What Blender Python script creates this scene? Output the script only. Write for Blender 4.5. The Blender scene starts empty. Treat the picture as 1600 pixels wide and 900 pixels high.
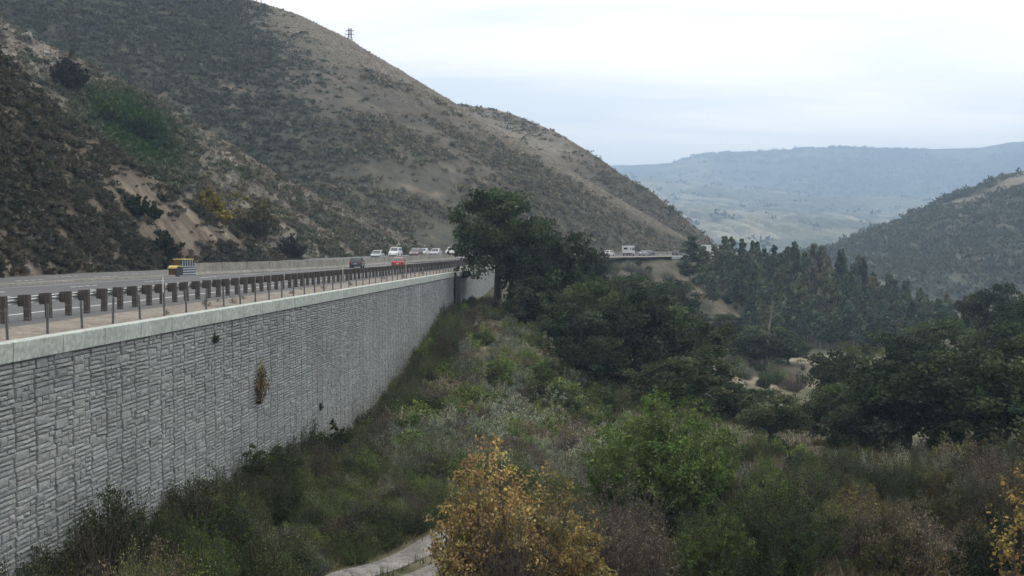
import bpy, bmesh, math, random
import numpy as np
from mathutils import Vector, Matrix

SC = bpy.context.scene
COL = SC.collection
RAD = math.radians
rng = np.random.default_rng(7)
random.seed(7)

# ------------------------------------------------------------------ camera
CAMZ = 2.55
FPX = 1700.0
PITCH = math.atan(60.0 / FPX)
cam = bpy.data.cameras.new('camera')
cam_ob = bpy.data.objects.new('camera', cam)
COL.objects.link(cam_ob)
cam_ob.location = (0, 0, CAMZ)
cam_ob.rotation_euler = (math.pi / 2 - PITCH, 0, 0)
cam.sensor_width = 36.0
cam.lens = 36.0 * FPX / 1600.0
cam.clip_start = 0.3
cam.clip_end = 40000
SC.camera = cam_ob
_c, _s = math.cos(PITCH), math.sin(PITCH)


def P(px, py, d):
    """world point seen at photo pixel (px, py) at forward distance d"""
    px = np.asarray(px, float); py = np.asarray(py, float); d = np.asarray(d, float)
    x = (px - 800) / FPX
    u = (450 - py) / FPX
    fy = _c + _s * u
    fz = -_s + _c * u
    return np.stack([x / fy * d, d + 0 * x, CAMZ + fz / fy * d], -1)


# ------------------------------------------------------------------ noise
_perm = np.random.default_rng(3).permutation(512)
_rnd = np.random.default_rng(4).random(512)


def vnoise(x, y, seed=0):
    x = np.asarray(x, float); y = np.asarray(y, float)
    xi = np.floor(x).astype(np.int64); yi = np.floor(y).astype(np.int64)
    fx = x - xi; fy = y - yi
    fx = fx * fx * (3 - 2 * fx); fy = fy * fy * (3 - 2 * fy)

    def h(a, b):
        return _rnd[_perm[(_perm[(a + seed * 37) & 511] + b) & 511]]
    return (h(xi, yi) * (1 - fx) + h(xi + 1, yi) * fx) * (1 - fy) + (h(xi, yi + 1) * (1 - fx) + h(xi + 1, yi + 1) * fx) * fy


def fbm(x, y, octv=4, seed=0):
    a, t, s = 0.5, 0, 0
    for k in range(octv):
        t = t + a * vnoise(x, y, seed + k); s += a
        a *= 0.5; x = x * 2.03 + 17.1; y = y * 2.03 + 5.7
    return t / s


def sstep(a, b, x):
    t = np.clip((np.asarray(x, float) - a) / (b - a), 0, 1)
    return t * t * (3 - 2 * t)


# ------------------------------------------------------------------ object helpers
def tag(o, label=None, cat=None, group=None, kind=None):
    if label: o['label'] = label
    if cat: o['category'] = cat
    if group: o['group'] = group
    if kind: o['kind'] = kind
    return o


def empty(name, loc=(0, 0, 0), rz=0.0):
    o = bpy.data.objects.new(name, None)
    COL.objects.link(o)
    o.location = loc
    o.rotation_euler = (0, 0, rz)
    o.empty_display_size = 0.2
    return o


def np_mesh(name, V, F, mats, col=None, fmat=None, smooth=False):
    """V (n,3); F list of int arrays (m,k)"""
    me = bpy.data.meshes.new(name)
    V = np.asarray(V, np.float32)
    F = [np.asarray(f, np.int32) for f in F if len(f)]
    me.vertices.add(len(V)); me.vertices.foreach_set('co', V.ravel())
    loops = np.concatenate([f.ravel() for f in F])
    tot = np.concatenate([np.full(len(f), f.shape[1], np.int32) for f in F])
    start = np.concatenate([[0], np.cumsum(tot)[:-1]]).astype(np.int32)
    me.loops.add(len(loops)); me.loops.foreach_set('vertex_index', loops)
    me.polygons.add(len(tot)); me.polygons.foreach_set('loop_start', start)
    me.polygons.foreach_set('loop_total', tot)
    if not isinstance(mats, (list, tuple)): mats = [mats]
    for m in mats: me.materials.append(m)
    if fmat is not None: me.polygons.foreach_set('material_index', np.asarray(fmat, np.int32))
    me.polygons.foreach_set('use_smooth', np.full(len(tot), bool(smooth)))
    if col is not None:
        at = me.attributes.new('Col', 'FLOAT_COLOR', 'POINT')
        c = np.ones((len(V), 4), np.float32); c[:, :3] = col
        at.data.foreach_set('color', c.ravel())
    me.update(calc_edges=True); me.validate()
    return me


def obj(name, me, parent=None):
    o = bpy.data.objects.new(name, me)
    COL.objects.link(o)
    if parent is not None: o.parent = parent
    return o


def children(o):
    return [c for c in COL.objects if c.parent == o]


_kids = {}


def copy_tree(o, parent=None):
    c = o.copy(); COL.objects.link(c)
    if parent is not None: c.parent = parent
    if o.name not in _kids: _kids[o.name] = children(o)
    for ch in _kids[o.name]:
        copy_tree(ch, c)
    return c


class MB:
    """collects boxes, prisms, tubes into one mesh"""
    def __init__(s):
        s.v = []; s.f = []; s.m = []; s.c = []; s.cur = (1, 1, 1)

    def add(s, vs, fs, mi=0):
        b = len(s.v); s.v += [tuple(v) for v in vs]
        s.c += [s.cur] * len(vs)
        for f in fs:
            s.f.append([b + i for i in f]); s.m.append(mi)

    def box(s, c, d, mi=0, rz=0.0, taper=(1, 1)):
        hx, hy, hz = d[0] / 2, d[1] / 2, d[2] / 2
        ca, sa = math.cos(rz), math.sin(rz)
        vs = []
        for z in (-1, 1):
            tx, ty = (taper if z > 0 else (1, 1))
            for x, y in ((-1, -1), (1, -1), (1, 1), (-1, 1)):
                X, Y = x * hx * tx, y * hy * ty
                vs.append((c[0] + X * ca - Y * sa, c[1] + X * sa + Y * ca, c[2] + z * hz))
        s.add(vs, [(3, 2, 1, 0), (4, 5, 6, 7), (0, 1, 5, 4), (1, 2, 6, 5), (2, 3, 7, 6), (3, 0, 4, 7)], mi)

    def tube(s, pts, rs, n=6, mi=0, cap=True):
        pts = [Vector(p) for p in pts]
        if not hasattr(rs, '__len__'): rs = [rs] * len(pts)
        b = len(s.v); ring = []
        for i, p in enumerate(pts):
            t = (pts[min(i + 1, len(pts) - 1)] - pts[max(i - 1, 0)])
            if t.length < 1e-6: t = Vector((0, 0, 1))
            t.normalize()
            a = t.cross(Vector((0, 0, 1)))
            if a.length < 0.05: a = t.cross(Vector((1, 0, 0)))
            a.normalize(); bb = t.cross(a)
            for k in range(n):
                an = 2 * math.pi * k / n
                q = p + (a * math.cos(an) + bb * math.sin(an)) * rs[i]
                s.v.append(tuple(q)); s.c.append(s.cur)
        for i in range(len(pts) - 1):
            for k in range(n):
                k2 = (k + 1) % n
                s.f.append([b + i * n + k, b + i * n + k2, b + (i + 1) * n + k2, b + (i + 1) * n + k]); s.m.append(mi)
        if cap:
            s.f.append([b + k for k in range(n)][::-1]); s.m.append(mi)
            e = b + (len(pts) - 1) * n
            s.f.append([e + k for k in range(n)]); s.m.append(mi)

    def wheel(s, c, r, w, n=18, mi=0):
        # cylinder along x
        vs = []
        for x, rr in ((-w / 2, r * .93), (-w / 2 * .8, r), (w / 2 * .8, r), (w / 2, r * .93)):
            for k in range(n):
                a = 2 * math.pi * k / n
                vs.append((c[0] + x, c[1] + rr * math.cos(a), c[2] + rr * math.sin(a)))
        fs = []
        for i in range(3):
            for k in range(n):
                k2 = (k + 1) % n
                fs.append((i * n + k, i * n + k2, (i + 1) * n + k2, (i + 1) * n + k))
        fs.append(tuple(range(n))); fs.append(tuple(range(3 * n, 4 * n)))
        s.add(vs, fs, mi)

    def prism(s, prof, x0, x1, inset=None, mi=0):
        """profile in (y, z), extruded along x; inset(y, z) -> how far each side pulls in"""
        n = len(prof)
        vs = []
        for sgn, xx in ((1, x0), (-1, x1)):
            for (y, z) in prof:
                d = inset(y, z) if inset else 0
                vs.append((xx + sgn * d, y, z))
        fs = [tuple(range(n)), tuple(range(2 * n - 1, n - 1, -1))]
        for k in range(n):
            k2 = (k + 1) % n
            fs.append((k, n + k, n + k2, k2))
        s.add(vs, fs, mi)

    def mesh(s, name, mats, bevel=0, seg=2, smooth=False, col=False):
        me = bpy.data.meshes.new(name)
        me.from_pydata(s.v, [], s.f)
        if not isinstance(mats, (list, tuple)): mats = [mats]
        for m in mats: me.materials.append(m)
        me.polygons.foreach_set('material_index', s.m)
        if col:
            at = me.attributes.new('Col', 'FLOAT_COLOR', 'POINT')
            at.data.foreach_set('color', np.array([(*c, 1) for c in s.c], np.float32).ravel())
        bm = bmesh.new(); bm.from_mesh(me)
        bmesh.ops.recalc_face_normals(bm, faces=bm.faces)
        if bevel:
            ed = [e for e in bm.edges if len(e.link_faces) == 2 and e.calc_face_angle(0) > 0.45]
            bmesh.ops.bevel(bm, geom=ed, offset=bevel, segments=seg, affect='EDGES', clamp_overlap=True, profile=0.6)
        bm.to_mesh(me); bm.free()
        me.polygons.foreach_set('use_smooth', [smooth] * len(me.polygons))
        me.update()
        return me

    def build(s, name, mats, parent=None, **k):
        return obj(name, s.mesh(name, mats, **k), parent)


# ------------------------------------------------------------------ materials
def _mat(name):
    m = bpy.data.materials.new(name); m.use_nodes = True
    nt = m.node_tree; nt.nodes.clear()
    out = nt.nodes.new('ShaderNodeOutputMaterial')
    return m, nt, out


def _noise(nt, scale, detail=4, rough=0.55, coord='Object', vec_scale=None):
    tc = nt.nodes.new('ShaderNodeTexCoord')
    n = nt.nodes.new('ShaderNodeTexNoise')
    n.inputs['Scale'].default_value = scale; n.inputs['Detail'].default_value = detail
    n.inputs['Roughness'].default_value = rough
    src = tc.outputs[coord]
    if vec_scale:
        mp = nt.nodes.new('ShaderNodeMapping'); mp.inputs['Scale'].default_value = vec_scale
        nt.links.new(src, mp.inputs['Vector']); src = mp.outputs['Vector']
    nt.links.new(src, n.inputs['Vector'])
    return n


def _ramp(nt, src, stops):
    r = nt.nodes.new('ShaderNodeValToRGB')
    el = r.color_ramp.elements
    while len(el) > 1: el.remove(el[-1])
    el[0].position = stops[0][0]; el[0].color = (*stops[0][1], 1)
    for p, c in stops[1:]:
        e = el.new(p); e.color = (*c, 1)
    nt.links.new(src, r.inputs['Fac'])
    return r


def _mul(nt, a, b, mode='MULTIPLY', fac=1.0):
    m = nt.nodes.new('ShaderNodeMix'); m.data_type = 'RGBA'; m.blend_type = mode
    m.inputs['Factor'].default_value = fac
    nt.links.new(a, m.inputs['A']); nt.links.new(b, m.inputs['B'])
    return m.outputs['Result']


def _bump(nt, h, strength=0.4, dist=0.05):
    b = nt.nodes.new('ShaderNodeBump'); b.inputs['Strength'].default_value = strength
    b.inputs['Distance'].default_value = dist
    nt.links.new(h, b.inputs['Height'])
    return b.outputs['Normal']


def mat_noisy(name, c0, c1, scale=2.0, rough=0.85, bump=0.3, bdist=0.03, spec=0.3, metal=0.0, fine=None, attr=False, vec_scale=None):
    m, nt, out = _mat(name)
    p = nt.nodes.new('ShaderNodeBsdfPrincipled')
    n = _noise(nt, scale, 5, 0.6, vec_scale=vec_scale)
    r = _ramp(nt, n.outputs['Fac'], [(0.3, c0), (0.7, c1)])
    colr = r.outputs['Color']
    if fine:
        n2 = _noise(nt, fine, 3, 0.6)
        r2 = _ramp(nt, n2.outputs['Fac'], [(0.25, (.6, .6, .6)), (0.75, (1.25, 1.25, 1.25))])
        colr = _mul(nt, colr, r2.outputs['Color'])
        hsrc = n2
    else:
        hsrc = n
    if attr:
        a = nt.nodes.new('ShaderNodeAttribute'); a.attribute_name = 'Col'
        colr = _mul(nt, colr, a.outputs['Color'])
    nt.links.new(colr, p.inputs['Base Color'])
    p.inputs['Roughness'].default_value = rough
    p.inputs['Specular IOR Level'].default_value = spec
    p.inputs['Metallic'].default_value = metal
    if bump: nt.links.new(_bump(nt, hsrc.outputs['Fac'], bump, bdist), p.inputs['Normal'])
    nt.links.new(p.outputs[0], out.inputs['Surface'])
    return m


def mat_plain(name, c, rough=0.5, metal=0.0, spec=0.5, coat=0.0, dirt=0.25, scale=3.0):
    m, nt, out = _mat(name)
    p = nt.nodes.new('ShaderNodeBsdfPrincipled')
    n = _noise(nt, scale, 5, 0.65)
    d = tuple(x * (1 - dirt) for x in c)
    r = _ramp(nt, n.outputs['Fac'], [(0.35, d), (0.65, c)])
    nt.links.new(r.outputs['Color'], p.inputs['Base Color'])
    p.inputs['Roughness'].default_value = rough
    p.inputs['Metallic'].default_value = metal
    p.inputs['Specular IOR Level'].default_value = spec
    p.inputs['Coat Weight'].default_value = coat
    nt.links.new(p.outputs[0], out.inputs['Surface'])
    return m


def mat_leaf(name, transl=0.25, rough=0.8, spec=0.08):
    m, nt, out = _mat(name)
    a = nt.nodes.new('ShaderNodeAttribute'); a.attribute_name = 'Col'
    oi = nt.nodes.new('ShaderNodeObjectInfo')
    r = _ramp(nt, oi.outputs['Random'], [(0, (.62, .66, .68)), (0.5, (1, 1, 1)), (1, (1.5, 1.42, 1.22))])
    c = _mul(nt, a.outputs['Color'], r.outputs['Color'])
    p = nt.nodes.new('ShaderNodeBsdfPrincipled')
    p.inputs['Roughness'].default_value = rough
    p.inputs['Specular IOR Level'].default_value = spec
    nt.links.new(c, p.inputs['Base Color'])
    t = nt.nodes.new('ShaderNodeBsdfTranslucent')
    nt.links.new(c, t.inputs['Color'])
    mx = nt.nodes.new('ShaderNodeMixShader'); mx.inputs[0].default_value = transl
    nt.links.new(p.outputs[0], mx.inputs[1]); nt.links.new(t.outputs[0], mx.inputs[2])
    nt.links.new(mx.outputs[0], out.inputs['Surface'])
    return m


def mat_terrain(name, scale=0.6, lo=.62, hi=1.3, bump=0.6, bdist=0.3, fine=4.0):
    m, nt, out = _mat(name)
    a = nt.nodes.new('ShaderNodeAttribute'); a.attribute_name = 'Col'
    n = _noise(nt, scale, 6, 0.65)
    r = _ramp(nt, n.outputs['Fac'], [(0.3, (lo, lo, lo)), (0.7, (hi, hi, hi * .97))])
    c = _mul(nt, a.outputs['Color'], r.outputs['Color'])
    n2 = _noise(nt, fine, 4, 0.7)
    r2 = _ramp(nt, n2.outputs['Fac'], [(0.3, (.72, .72, .72)), (0.7, (1.2, 1.2, 1.2))])
    c = _mul(nt, c, r2.outputs['Color'])
    p = nt.nodes.new('ShaderNodeBsdfPrincipled')
    p.inputs['Roughness'].default_value = 0.95; p.inputs['Specular IOR Level'].default_value = 0.1
    nt.links.new(c, p.inputs['Base Color'])
    nt.links.new(_bump(nt, n.outputs['Fac'], bump, bdist), p.inputs['Normal'])
    nt.links.new(p.outputs[0], out.inputs['Surface'])
    return m


M = {}
M['leaf'] = mat_leaf('leaf_foliage')
M['bark'] = mat_noisy('oak_bark', (.035, .03, .025), (.08, .07, .06), 6, .95, .6, .04)
M['euc_bark'] = mat_noisy('eucalyptus_bark', (.16, .13, .11), (.34, .29, .25), 2, .9, .3, .02, vec_scale=(1, 1, .2))
M['snag_bark'] = mat_noisy('dead_wood', (.15, .137, .122), (.29, .27, .24), 2, .9, .3, .02, vec_scale=(1, 1, .2))
M['twig'] = mat_noisy('twig', (.06, .05, .045), (.13, .11, .1), 8, .95, 0)
M['asphalt'] = mat_noisy('asphalt', (.088, .091, .097), (.125, .128, .133), .35, .88, .25, .01, fine=14, vec_scale=(1, .25, 1))
M['far_asphalt'] = mat_noisy('worn_asphalt', (.105, .106, .11), (.15, .15, .15), .35, .88, .25, .01, fine=14)
M['white_line'] = mat_noisy('road_paint', (.55, .56, .56), (.75, .76, .76), 3, .7, 0)
M['gravel'] = mat_noisy('gravel_dirt', (.18, .16, .135), (.29, .262, .225), .55, .95, .8, .04, spec=.1, fine=5)
M['concrete'] = mat_noisy('barrier_concrete', (.22, .212, .185), (.32, .307, .27), .5, .9, .2, .01, fine=3)
M['coping'] = mat_noisy('coping_concrete', (.39, .435, .405), (.50, .545, .515), .6, .85, .15, .01, fine=5)
M['block'] = mat_noisy('split_face_block', (.235, .25, .25), (.325, .34, .336), .35, .92, .9, .03, spec=.2, fine=9, attr=True)
M['block_gap'] = mat_noisy('wall_joint', (.09, .09, .09), (.15, .15, .15), 2, .95, 0)
M['post_wood'] = mat_noisy('weathered_timber', (.05, .043, .039), (.105, .092, .083), 3, .9, .4, .01, vec_scale=(4, 4, .6))
M['galv'] = mat_plain('galvanised_steel', (.5, .52, .53), .5, .6, .5, dirt=.3)
M['post_steel'] = mat_plain('fence_steel', (.22, .225, .23), .6, .5, .4, dirt=.3)
M['delin'] = mat_plain('delineator_plastic', (.62, .6, .52), .6)
M['tyre'] = mat_plain('tyre_rubber', (.02, .02, .021), .85)
M['rim'] = mat_plain('wheel_rim', (.35, .35, .36), .4, .8)
M['glass'] = mat_plain('vehicle_glass', (.03, .037, .045), .08, 0, .7, .5, dirt=.1)
M['redlight'] = mat_plain('tail_lamp_red', (.35, .015, .012), .25, dirt=.1)
M['headlight'] = mat_plain('headlamp', (.8, .8, .78), .15, dirt=.05)
M['black'] = mat_plain('black_plastic', (.02, .02, .022), .6)
M['chrome'] = mat_plain('bright_metal', (.6, .6, .6), .2, .9)
M['plate'] = mat_plain('number_plate', (.7, .7, .7), .5)
M['yellow'] = mat_plain('yellow_paint', (.5, .37, .07), .5, dirt=.15)
M['yellow_pale'] = mat_plain('faded_yellow', (.56, .44, .13), .55, dirt=.15)
M['orange'] = mat_plain('orange_stripe', (.5, .24, .05), .5, dirt=.1)
M['pale_panel'] = mat_plain('pale_steel_panel', (.42, .45, .5), .5, .2, dirt=.2)
M['dark_panel'] = mat_plain('dark_panel', (.025, .028, .036), .6)
M['tower'] = mat_plain('tower_steel', (.16, .18, .2), .6, .5)


def paint(name, c):
    return mat_plain(name, c, .3, 0, .5, .6, dirt=.12, scale=1.5)
HAZE = 0.00028; EXPO = 0.18
# ------------------------------------------------------------------ road layout (plan curves)
def resample(pts, step=2.0):
    pts = np.asarray(pts, float)
    out = []
    n = len(pts)
    for i in range(n - 1):
        p0 = pts[max(i - 1, 0)]; p1 = pts[i]; p2 = pts[i + 1]; p3 = pts[min(i + 2, n - 1)]
        m = max(2, int(np.linalg.norm(p2 - p1) / step))
        for t in np.linspace(0, 1, m, endpoint=False):
            out.append(0.5 * ((2 * p1) + (-p0 + p2) * t + (2 * p0 - 5 * p1 + 4 * p2 - p3) * t * t + (-p0 + 3 * p1 - 3 * p2 + p3) * t ** 3))
    out.append(pts[-1])
    out = np.array(out)
    s = np.concatenate([[0], np.cumsum(np.linalg.norm(np.diff(out, axis=0), axis=1))])
    q = np.arange(0, s[-1], step)
    return np.stack([np.interp(q, s, out[:, 0]), np.interp(q, s, out[:, 1])], -1)


def left_normal(line):
    t = np.gradient(line, axis=0); t /= np.linalg.norm(t, axis=1)[:, None]
    return np.stack([-t[:, 1], t[:, 0]], -1)


RAIL = resample([(-21.95, -20), (-19.7, 9), (-17.6, 37), (-13.0, 97), (-8.95, 150), (-6.9, 187), (0, 225), (10, 258),
                 (25, 290), (44, 318), (58, 338), (72, 362), (84, 388), (94, 415), (103, 450), (108, 505)], 2.0)
RAILN = left_normal(RAIL)


def road_z(y):
    return 0.75 * sstep(160, 290, y)


def med_off(y):
    """distance from the guard rail to the median barrier"""
    return 20.5 - 5.5 * sstep(80, 150, y) - 1.0 * sstep(150, 200, y)


def off_line(off, sel=slice(None)):
    o = off(RAIL[:, 1]) if callable(off) else off
    L = RAIL + RAILN * (np.asarray(o)[..., None] if np.ndim(o) else o)
    return L[sel]


def strip(offs, zs, name, mat, sel=slice(None), kind='structure'):
    """sheet between several offset lines"""
    ls = [off_line(o, sel) for o in offs]
    zz = road_z(RAIL[sel, 1])
    n = len(ls[0]); V = []
    for l, dz in zip(ls, zs):
        V.append(np.column_stack([l, zz + (dz(RAIL[sel, 1]) if callable(dz) else dz)]))
    V = np.concatenate(V); F = []
    i = np.arange(n - 1)
    for k in range(len(offs) - 1):
        F.append(np.stack([k * n + i, k * n + i + 1, (k + 1) * n + i + 1, (k + 1) * n + i], -1))
    o = obj(name, np_mesh(name, V, [np.concatenate(F)], mat, smooth=True))
    if kind: o['kind'] = kind
    return o


far_off = lambda y: med_off(y) + 15.0
far_z = lambda y: .75 * sstep(125, 195, y)      # the far carriageway lies a little higher round the bend
strip([-0.9, 0.0, 4, 9, 14, lambda y: med_off(y) - .02], [-0.03, 0, 0, 0, 0, 0], 'road', M['asphalt'])
strip([lambda y: med_off(y) + .7, lambda y: med_off(y) + 8, lambda y: far_off(y) + 1.5], [far_z, lambda y: far_z(y) + .03, lambda y: far_z(y) + .05], 'road', M['far_asphalt'])
strip([lambda y: med_off(y) - .03, lambda y: med_off(y) + .72], [-0.006, far_z], 'road_median', M['gravel'])
# gravel between guard rail and coping: falls gently to the wall
strip([-0.88, -1.6, -2.3, -3.05], [-0.034, -0.09, -0.15, -0.27], 'gravel_shoulder', M['gravel'])
# right edge line and lane markers
strip([2.25, 2.42], [.005, .005], 'edge_line', M['white_line'])
strip([lambda y: med_off(y) - 2.0, lambda y: med_off(y) - 1.88], [.005, .005], 'edge_line', M['white_line'])
mk = MB()
S = np.arange(len(RAIL)) * 2.0
for off in (7.6, 11.4, 15.1, 'far1', 'far2'):
    for s0 in np.arange(20 if off != 11.4 else 14, 330, 12.2):
        for k in range(4):
            s = s0 + k * 1.05
            i = int(s / 2)
            if i + 1 >= len(RAIL): continue
            o = {'far1': med_off(RAIL[i, 1]) + 5.2, 'far2': med_off(RAIL[i, 1]) + 9.0}.get(off, off)
            if not isinstance(off, str) and o > med_off(RAIL[i, 1]) - 2.6: continue
            p = RAIL[i] + (RAIL[i + 1] - RAIL[i]) * (s / 2 - i) + RAILN[i] * o
            t = RAIL[i + 1] - RAIL[i]
            z = road_z(p[1]) + (.045 + far_z(p[1]) if isinstance(off, str) else .006)
            a = math.atan2(t[1], t[0]) - math.pi / 2
            mk.box((p[0], p[1], z + .006), (.2, .62, .012), rz=a)
o = mk.build('lane_markings', M['white_line']); o['kind'] = 'structure'

# ------------------------------------------------------------------ terrain
WALL_Y0, WALL_Y1 = 8.0, 134.0


def wall_x(y):
    """plan line of the face of the retaining wall"""
    return -14.94 + 0.0763 * (np.asarray(y, float) - 33.0)


COPE2 = off_line(-2.95)
ctl = []


def cp(px, py, d): ctl.append(P(px, py, d))


def cw(x, y, z): ctl.append(np.array([x, y, z], float))


# along the foot of the wall and behind it
for y, z in ((5, -7), (20, -8.6), (32, -9.2), (44, -9.6), (54, -10.2), (64, -10.9), (75, -11.0), (86, -9.9), (100, -8.3), (113, -7.1), (126, -6.1), (136, -5.3), (160, -4.3), (190, -3.4)):
    cw(wall_x(y) + .3, y, z)
    cw(wall_x(y) - 14, y, z - 2.5)
for y in (20, 70, 130, 200):
    cw(-70, y, -14)
# slope below the wall, spur line
for a in ((760, 480, 140), (800, 515, 128), (850, 560, 115), (900, 602, 104), (940, 640, 95), (700, 560, 100), (760, 600, 98), (820, 640, 90),
          (700, 700, 68), (640, 740, 60), (600, 780, 53), (600, 880, 44), (680, 835, 48), (500, 900, 41), (780, 740, 62), (860, 720, 70), (660, 620, 88)):
    cp(*a)
# valley floor
for a in ((1200, 735, 75), (1350, 780, 62), (1500, 800, 58), (1450, 725, 75), (1200, 692, 96), (1050, 720, 78), (1000, 800, 58), (1120, 800, 60),
          (1170, 592, 180), (1270, 565, 225), (1250, 600, 190), (1150, 500, 285), (1120, 465, 298), (1060, 440, 305), (1150, 540, 245), (1000, 430, 285),
          (1200, 530, 275), (1350, 550, 280), (1480, 545, 295), (1300, 520, 330), (1180, 495, 330), (960, 560, 150), (900, 520, 160), (1050, 600, 140), (980, 490, 220), (900, 450, 230),
          (1600, 640, 120), (1600, 545, 160), (1700, 560, 130), (1480, 640, 130), (1400, 620, 160), (1700, 480, 220), (1550, 520, 250), (1800, 600, 100), (1700, 700, 80), (1600, 800, 55)):
    cp(*a)
# in front of the camera
for x, y, z in ((0, 0, .8), (6, -2, .8), (-6, 0, .6), (14, 0, .5), (0, 8, -2.6), (8, 9, -2.8), (-6, 12, -5), (0, 20, -7.2), (10, 20, -7.4), (0, 32, -9.7), (-8, 32, -9.2), (14, 34, -10.2), (-4, 43, -10.3), (22, 40, -10.6), (24, 20, -7), (40, 30, -9), (40, 0, -1), (-10, -20, 1), (20, -20, 1)):
    cw(x, y, z)
# beyond
for x, y, z in ((106, 372, -14), (132, 420, -25), (165, 450, -34), (250, 450, -20), (200, 600, -38), (100, 620, -25), (400, 500, 10), (350, 900, -45), (800, 1000, -50), (0, 900, -20), (-300, 900, -20), (-300, 400, -15), (-200, 250, -15), (-250, 0, -10), (200, 0, 5), (300, 200, 10), (0, -150, 2), (150, -100, 8), (-150, -100, -5)):
    cw(x, y, z)
# road bench farther on: ground comes up to the road
for i in range(len(RAIL)):
    if RAIL[i, 1] > 205 and i % 9 == 0 and RAIL[i, 1] < 520:
        for o in (-4.0, 14, 34):
            q = RAIL[i] + RAILN[i] * o
            cw(q[0], q[1], -0.6 if o < 0 else -1.4)
ctl = np.array(ctl)


def _phi(r2):
    return 0.5 * r2 * np.log(r2 + 1e-9)


_sc = 100.0
_cx = ctl[:, :2] / _sc
_A = _phi(((_cx[:, None] - _cx[None]) ** 2).sum(-1)) + np.eye(len(_cx)) * 2e-4
_Pm = np.column_stack([np.ones(len(_cx)), _cx])
_L = np.block([[_A, _Pm], [_Pm.T, np.zeros((3, 3))]])
_w = np.linalg.solve(_L, np.concatenate([ctl[:, 2], np.zeros(3)]))


def ground_z(x, y, rough=True):
    x = np.asarray(x, float); y = np.asarray(y, float)
    sh = x.shape; x = x.ravel(); y = y.ravel()
    z = np.empty(len(x))
    for a in range(0, len(x), 20000):
        q = np.column_stack([x[a:a + 20000], y[a:a + 20000]]) / _sc
        z[a:a + 20000] = _phi(((q[:, None] - _cx[None]) ** 2).sum(-1)) @ _w[:-3] + _w[-3] + q @ _w[-2:]
    r = np.hypot(x, y)
    far = sstep(500, 1300, r)
    z = np.clip(z, -60, 40)
    z = z * (1 - far) + far * (-45)
    if rough:
        z = z + (fbm(x / 9, y / 9, 4, 2) - .5) * 1.1 * sstep(6, 25, r) + (fbm(x / 60, y / 60, 3, 5) - .5) * 3.5 * sstep(100, 260, r)
    # never poke through the road bench
    dmin = np.full(len(x), 1e9); wid = np.zeros(len(x)); sgn = np.zeros(len(x))
    near = (y > -25) & (y < 560) & (x > -120) & (x < 180)
    if near.any():
        xi, yi = x[near], y[near]
        best = np.full(len(xi), 1e9); bo = np.zeros(len(xi)); rz = np.zeros(len(xi))
        for k in range(0, len(RAIL), 2):
            dx = xi - RAIL[k, 0]; dy = yi - RAIL[k, 1]
            t = abs(dx * -RAILN[k, 1] + dy * RAILN[k, 0])
            o = dx * RAILN[k, 0] + dy * RAILN[k, 1]
            dd = np.hypot(np.maximum(t - 2.5, 0) * 3, 0) + np.abs(o) * .05
            b = dd < best
            best[b] = dd[b]; bo[b] = o[b]; rz[b] = road_z(RAIL[k, 1])
        ins = (bo > -3.4) & (bo < 37) & (best < 12)
        zi = z[near]
        zi = np.where(ins, np.minimum(zi, rz - .55), zi)
        z[near] = zi
    return z.reshape(sh)


def gz(x, y):
    return float(ground_z(np.array([x]), np.array([y]))[0])


ang = np.concatenate([np.arange(-180, -36, 6), np.arange(-36, 36, .2), np.arange(36, 181, 6)])
rad = np.concatenate([np.geomspace(.6, 30, 60, endpoint=False), np.geomspace(30, 420, 190, endpoint=False), np.geomspace(420, 9000, 60)])
AA, RR = np.meshgrid(np.radians(ang), rad)
GX, GY = RR * np.sin(AA), RR * np.cos(AA)
GZ = ground_z(GX, GY)


def grid_faces(nr, nc):
    i, j = np.meshgrid(np.arange(nr - 1), np.arange(nc - 1), indexing='ij')
    a = (i * nc + j).ravel()
    return np.stack([a, a + 1, a + nc + 1, a + nc], -1)


def lerp(a, b, t):
    t = np.asarray(t)[..., None]
    return np.asarray(a) * (1 - t) + np.asarray(b) * t


def ground_col(x, y):
    n1 = fbm(x / 14, y / 14, 4, 11); n2 = fbm(x / 5, y / 5, 3, 21); n3 = fbm(x / 40, y / 40, 3, 31)
    c = lerp((.085, .082, .05), (.17, .155, .11), sstep(.35, .65, n1))
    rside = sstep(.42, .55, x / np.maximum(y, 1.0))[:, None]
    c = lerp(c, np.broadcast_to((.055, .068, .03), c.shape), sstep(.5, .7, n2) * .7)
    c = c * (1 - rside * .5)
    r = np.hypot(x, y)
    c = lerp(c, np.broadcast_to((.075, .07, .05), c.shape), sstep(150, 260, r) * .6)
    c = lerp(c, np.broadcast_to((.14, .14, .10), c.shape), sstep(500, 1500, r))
    # bare dry-grass slopes
    for (px, py, d, rr, cc) in ((1270, 565, 225, 14, (.25, .23, .165)), (1165, 590, 180, 9, (.25, .215, .16)), (1250, 595, 192, 6, (.22, .19, .13)),
                                (1115, 470, 298, 7, (.20, .17, .125)), (1150, 498, 286, 7, (.215, .185, .135)), (1078, 445, 303, 6, (.165, .14, .105)),
                                (960, 500, 200, 14, (.22, .19, .15)), (740, 620, 92, 6, (.18, .16, .12)), (820, 690, 74, 7, (.15, .14, .1))):
        q = P(px, py, d)
        w = np.exp(-(((x - q[0]) / rr) ** 2 + ((y - q[1]) / (rr * 1.3)) ** 2) * 1.2)
        c = lerp(c, np.broadcast_to(cc, c.shape), np.clip(w * 1.5 - .25 + (n2 - .5) * .5, 0, 1))
    return c


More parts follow.
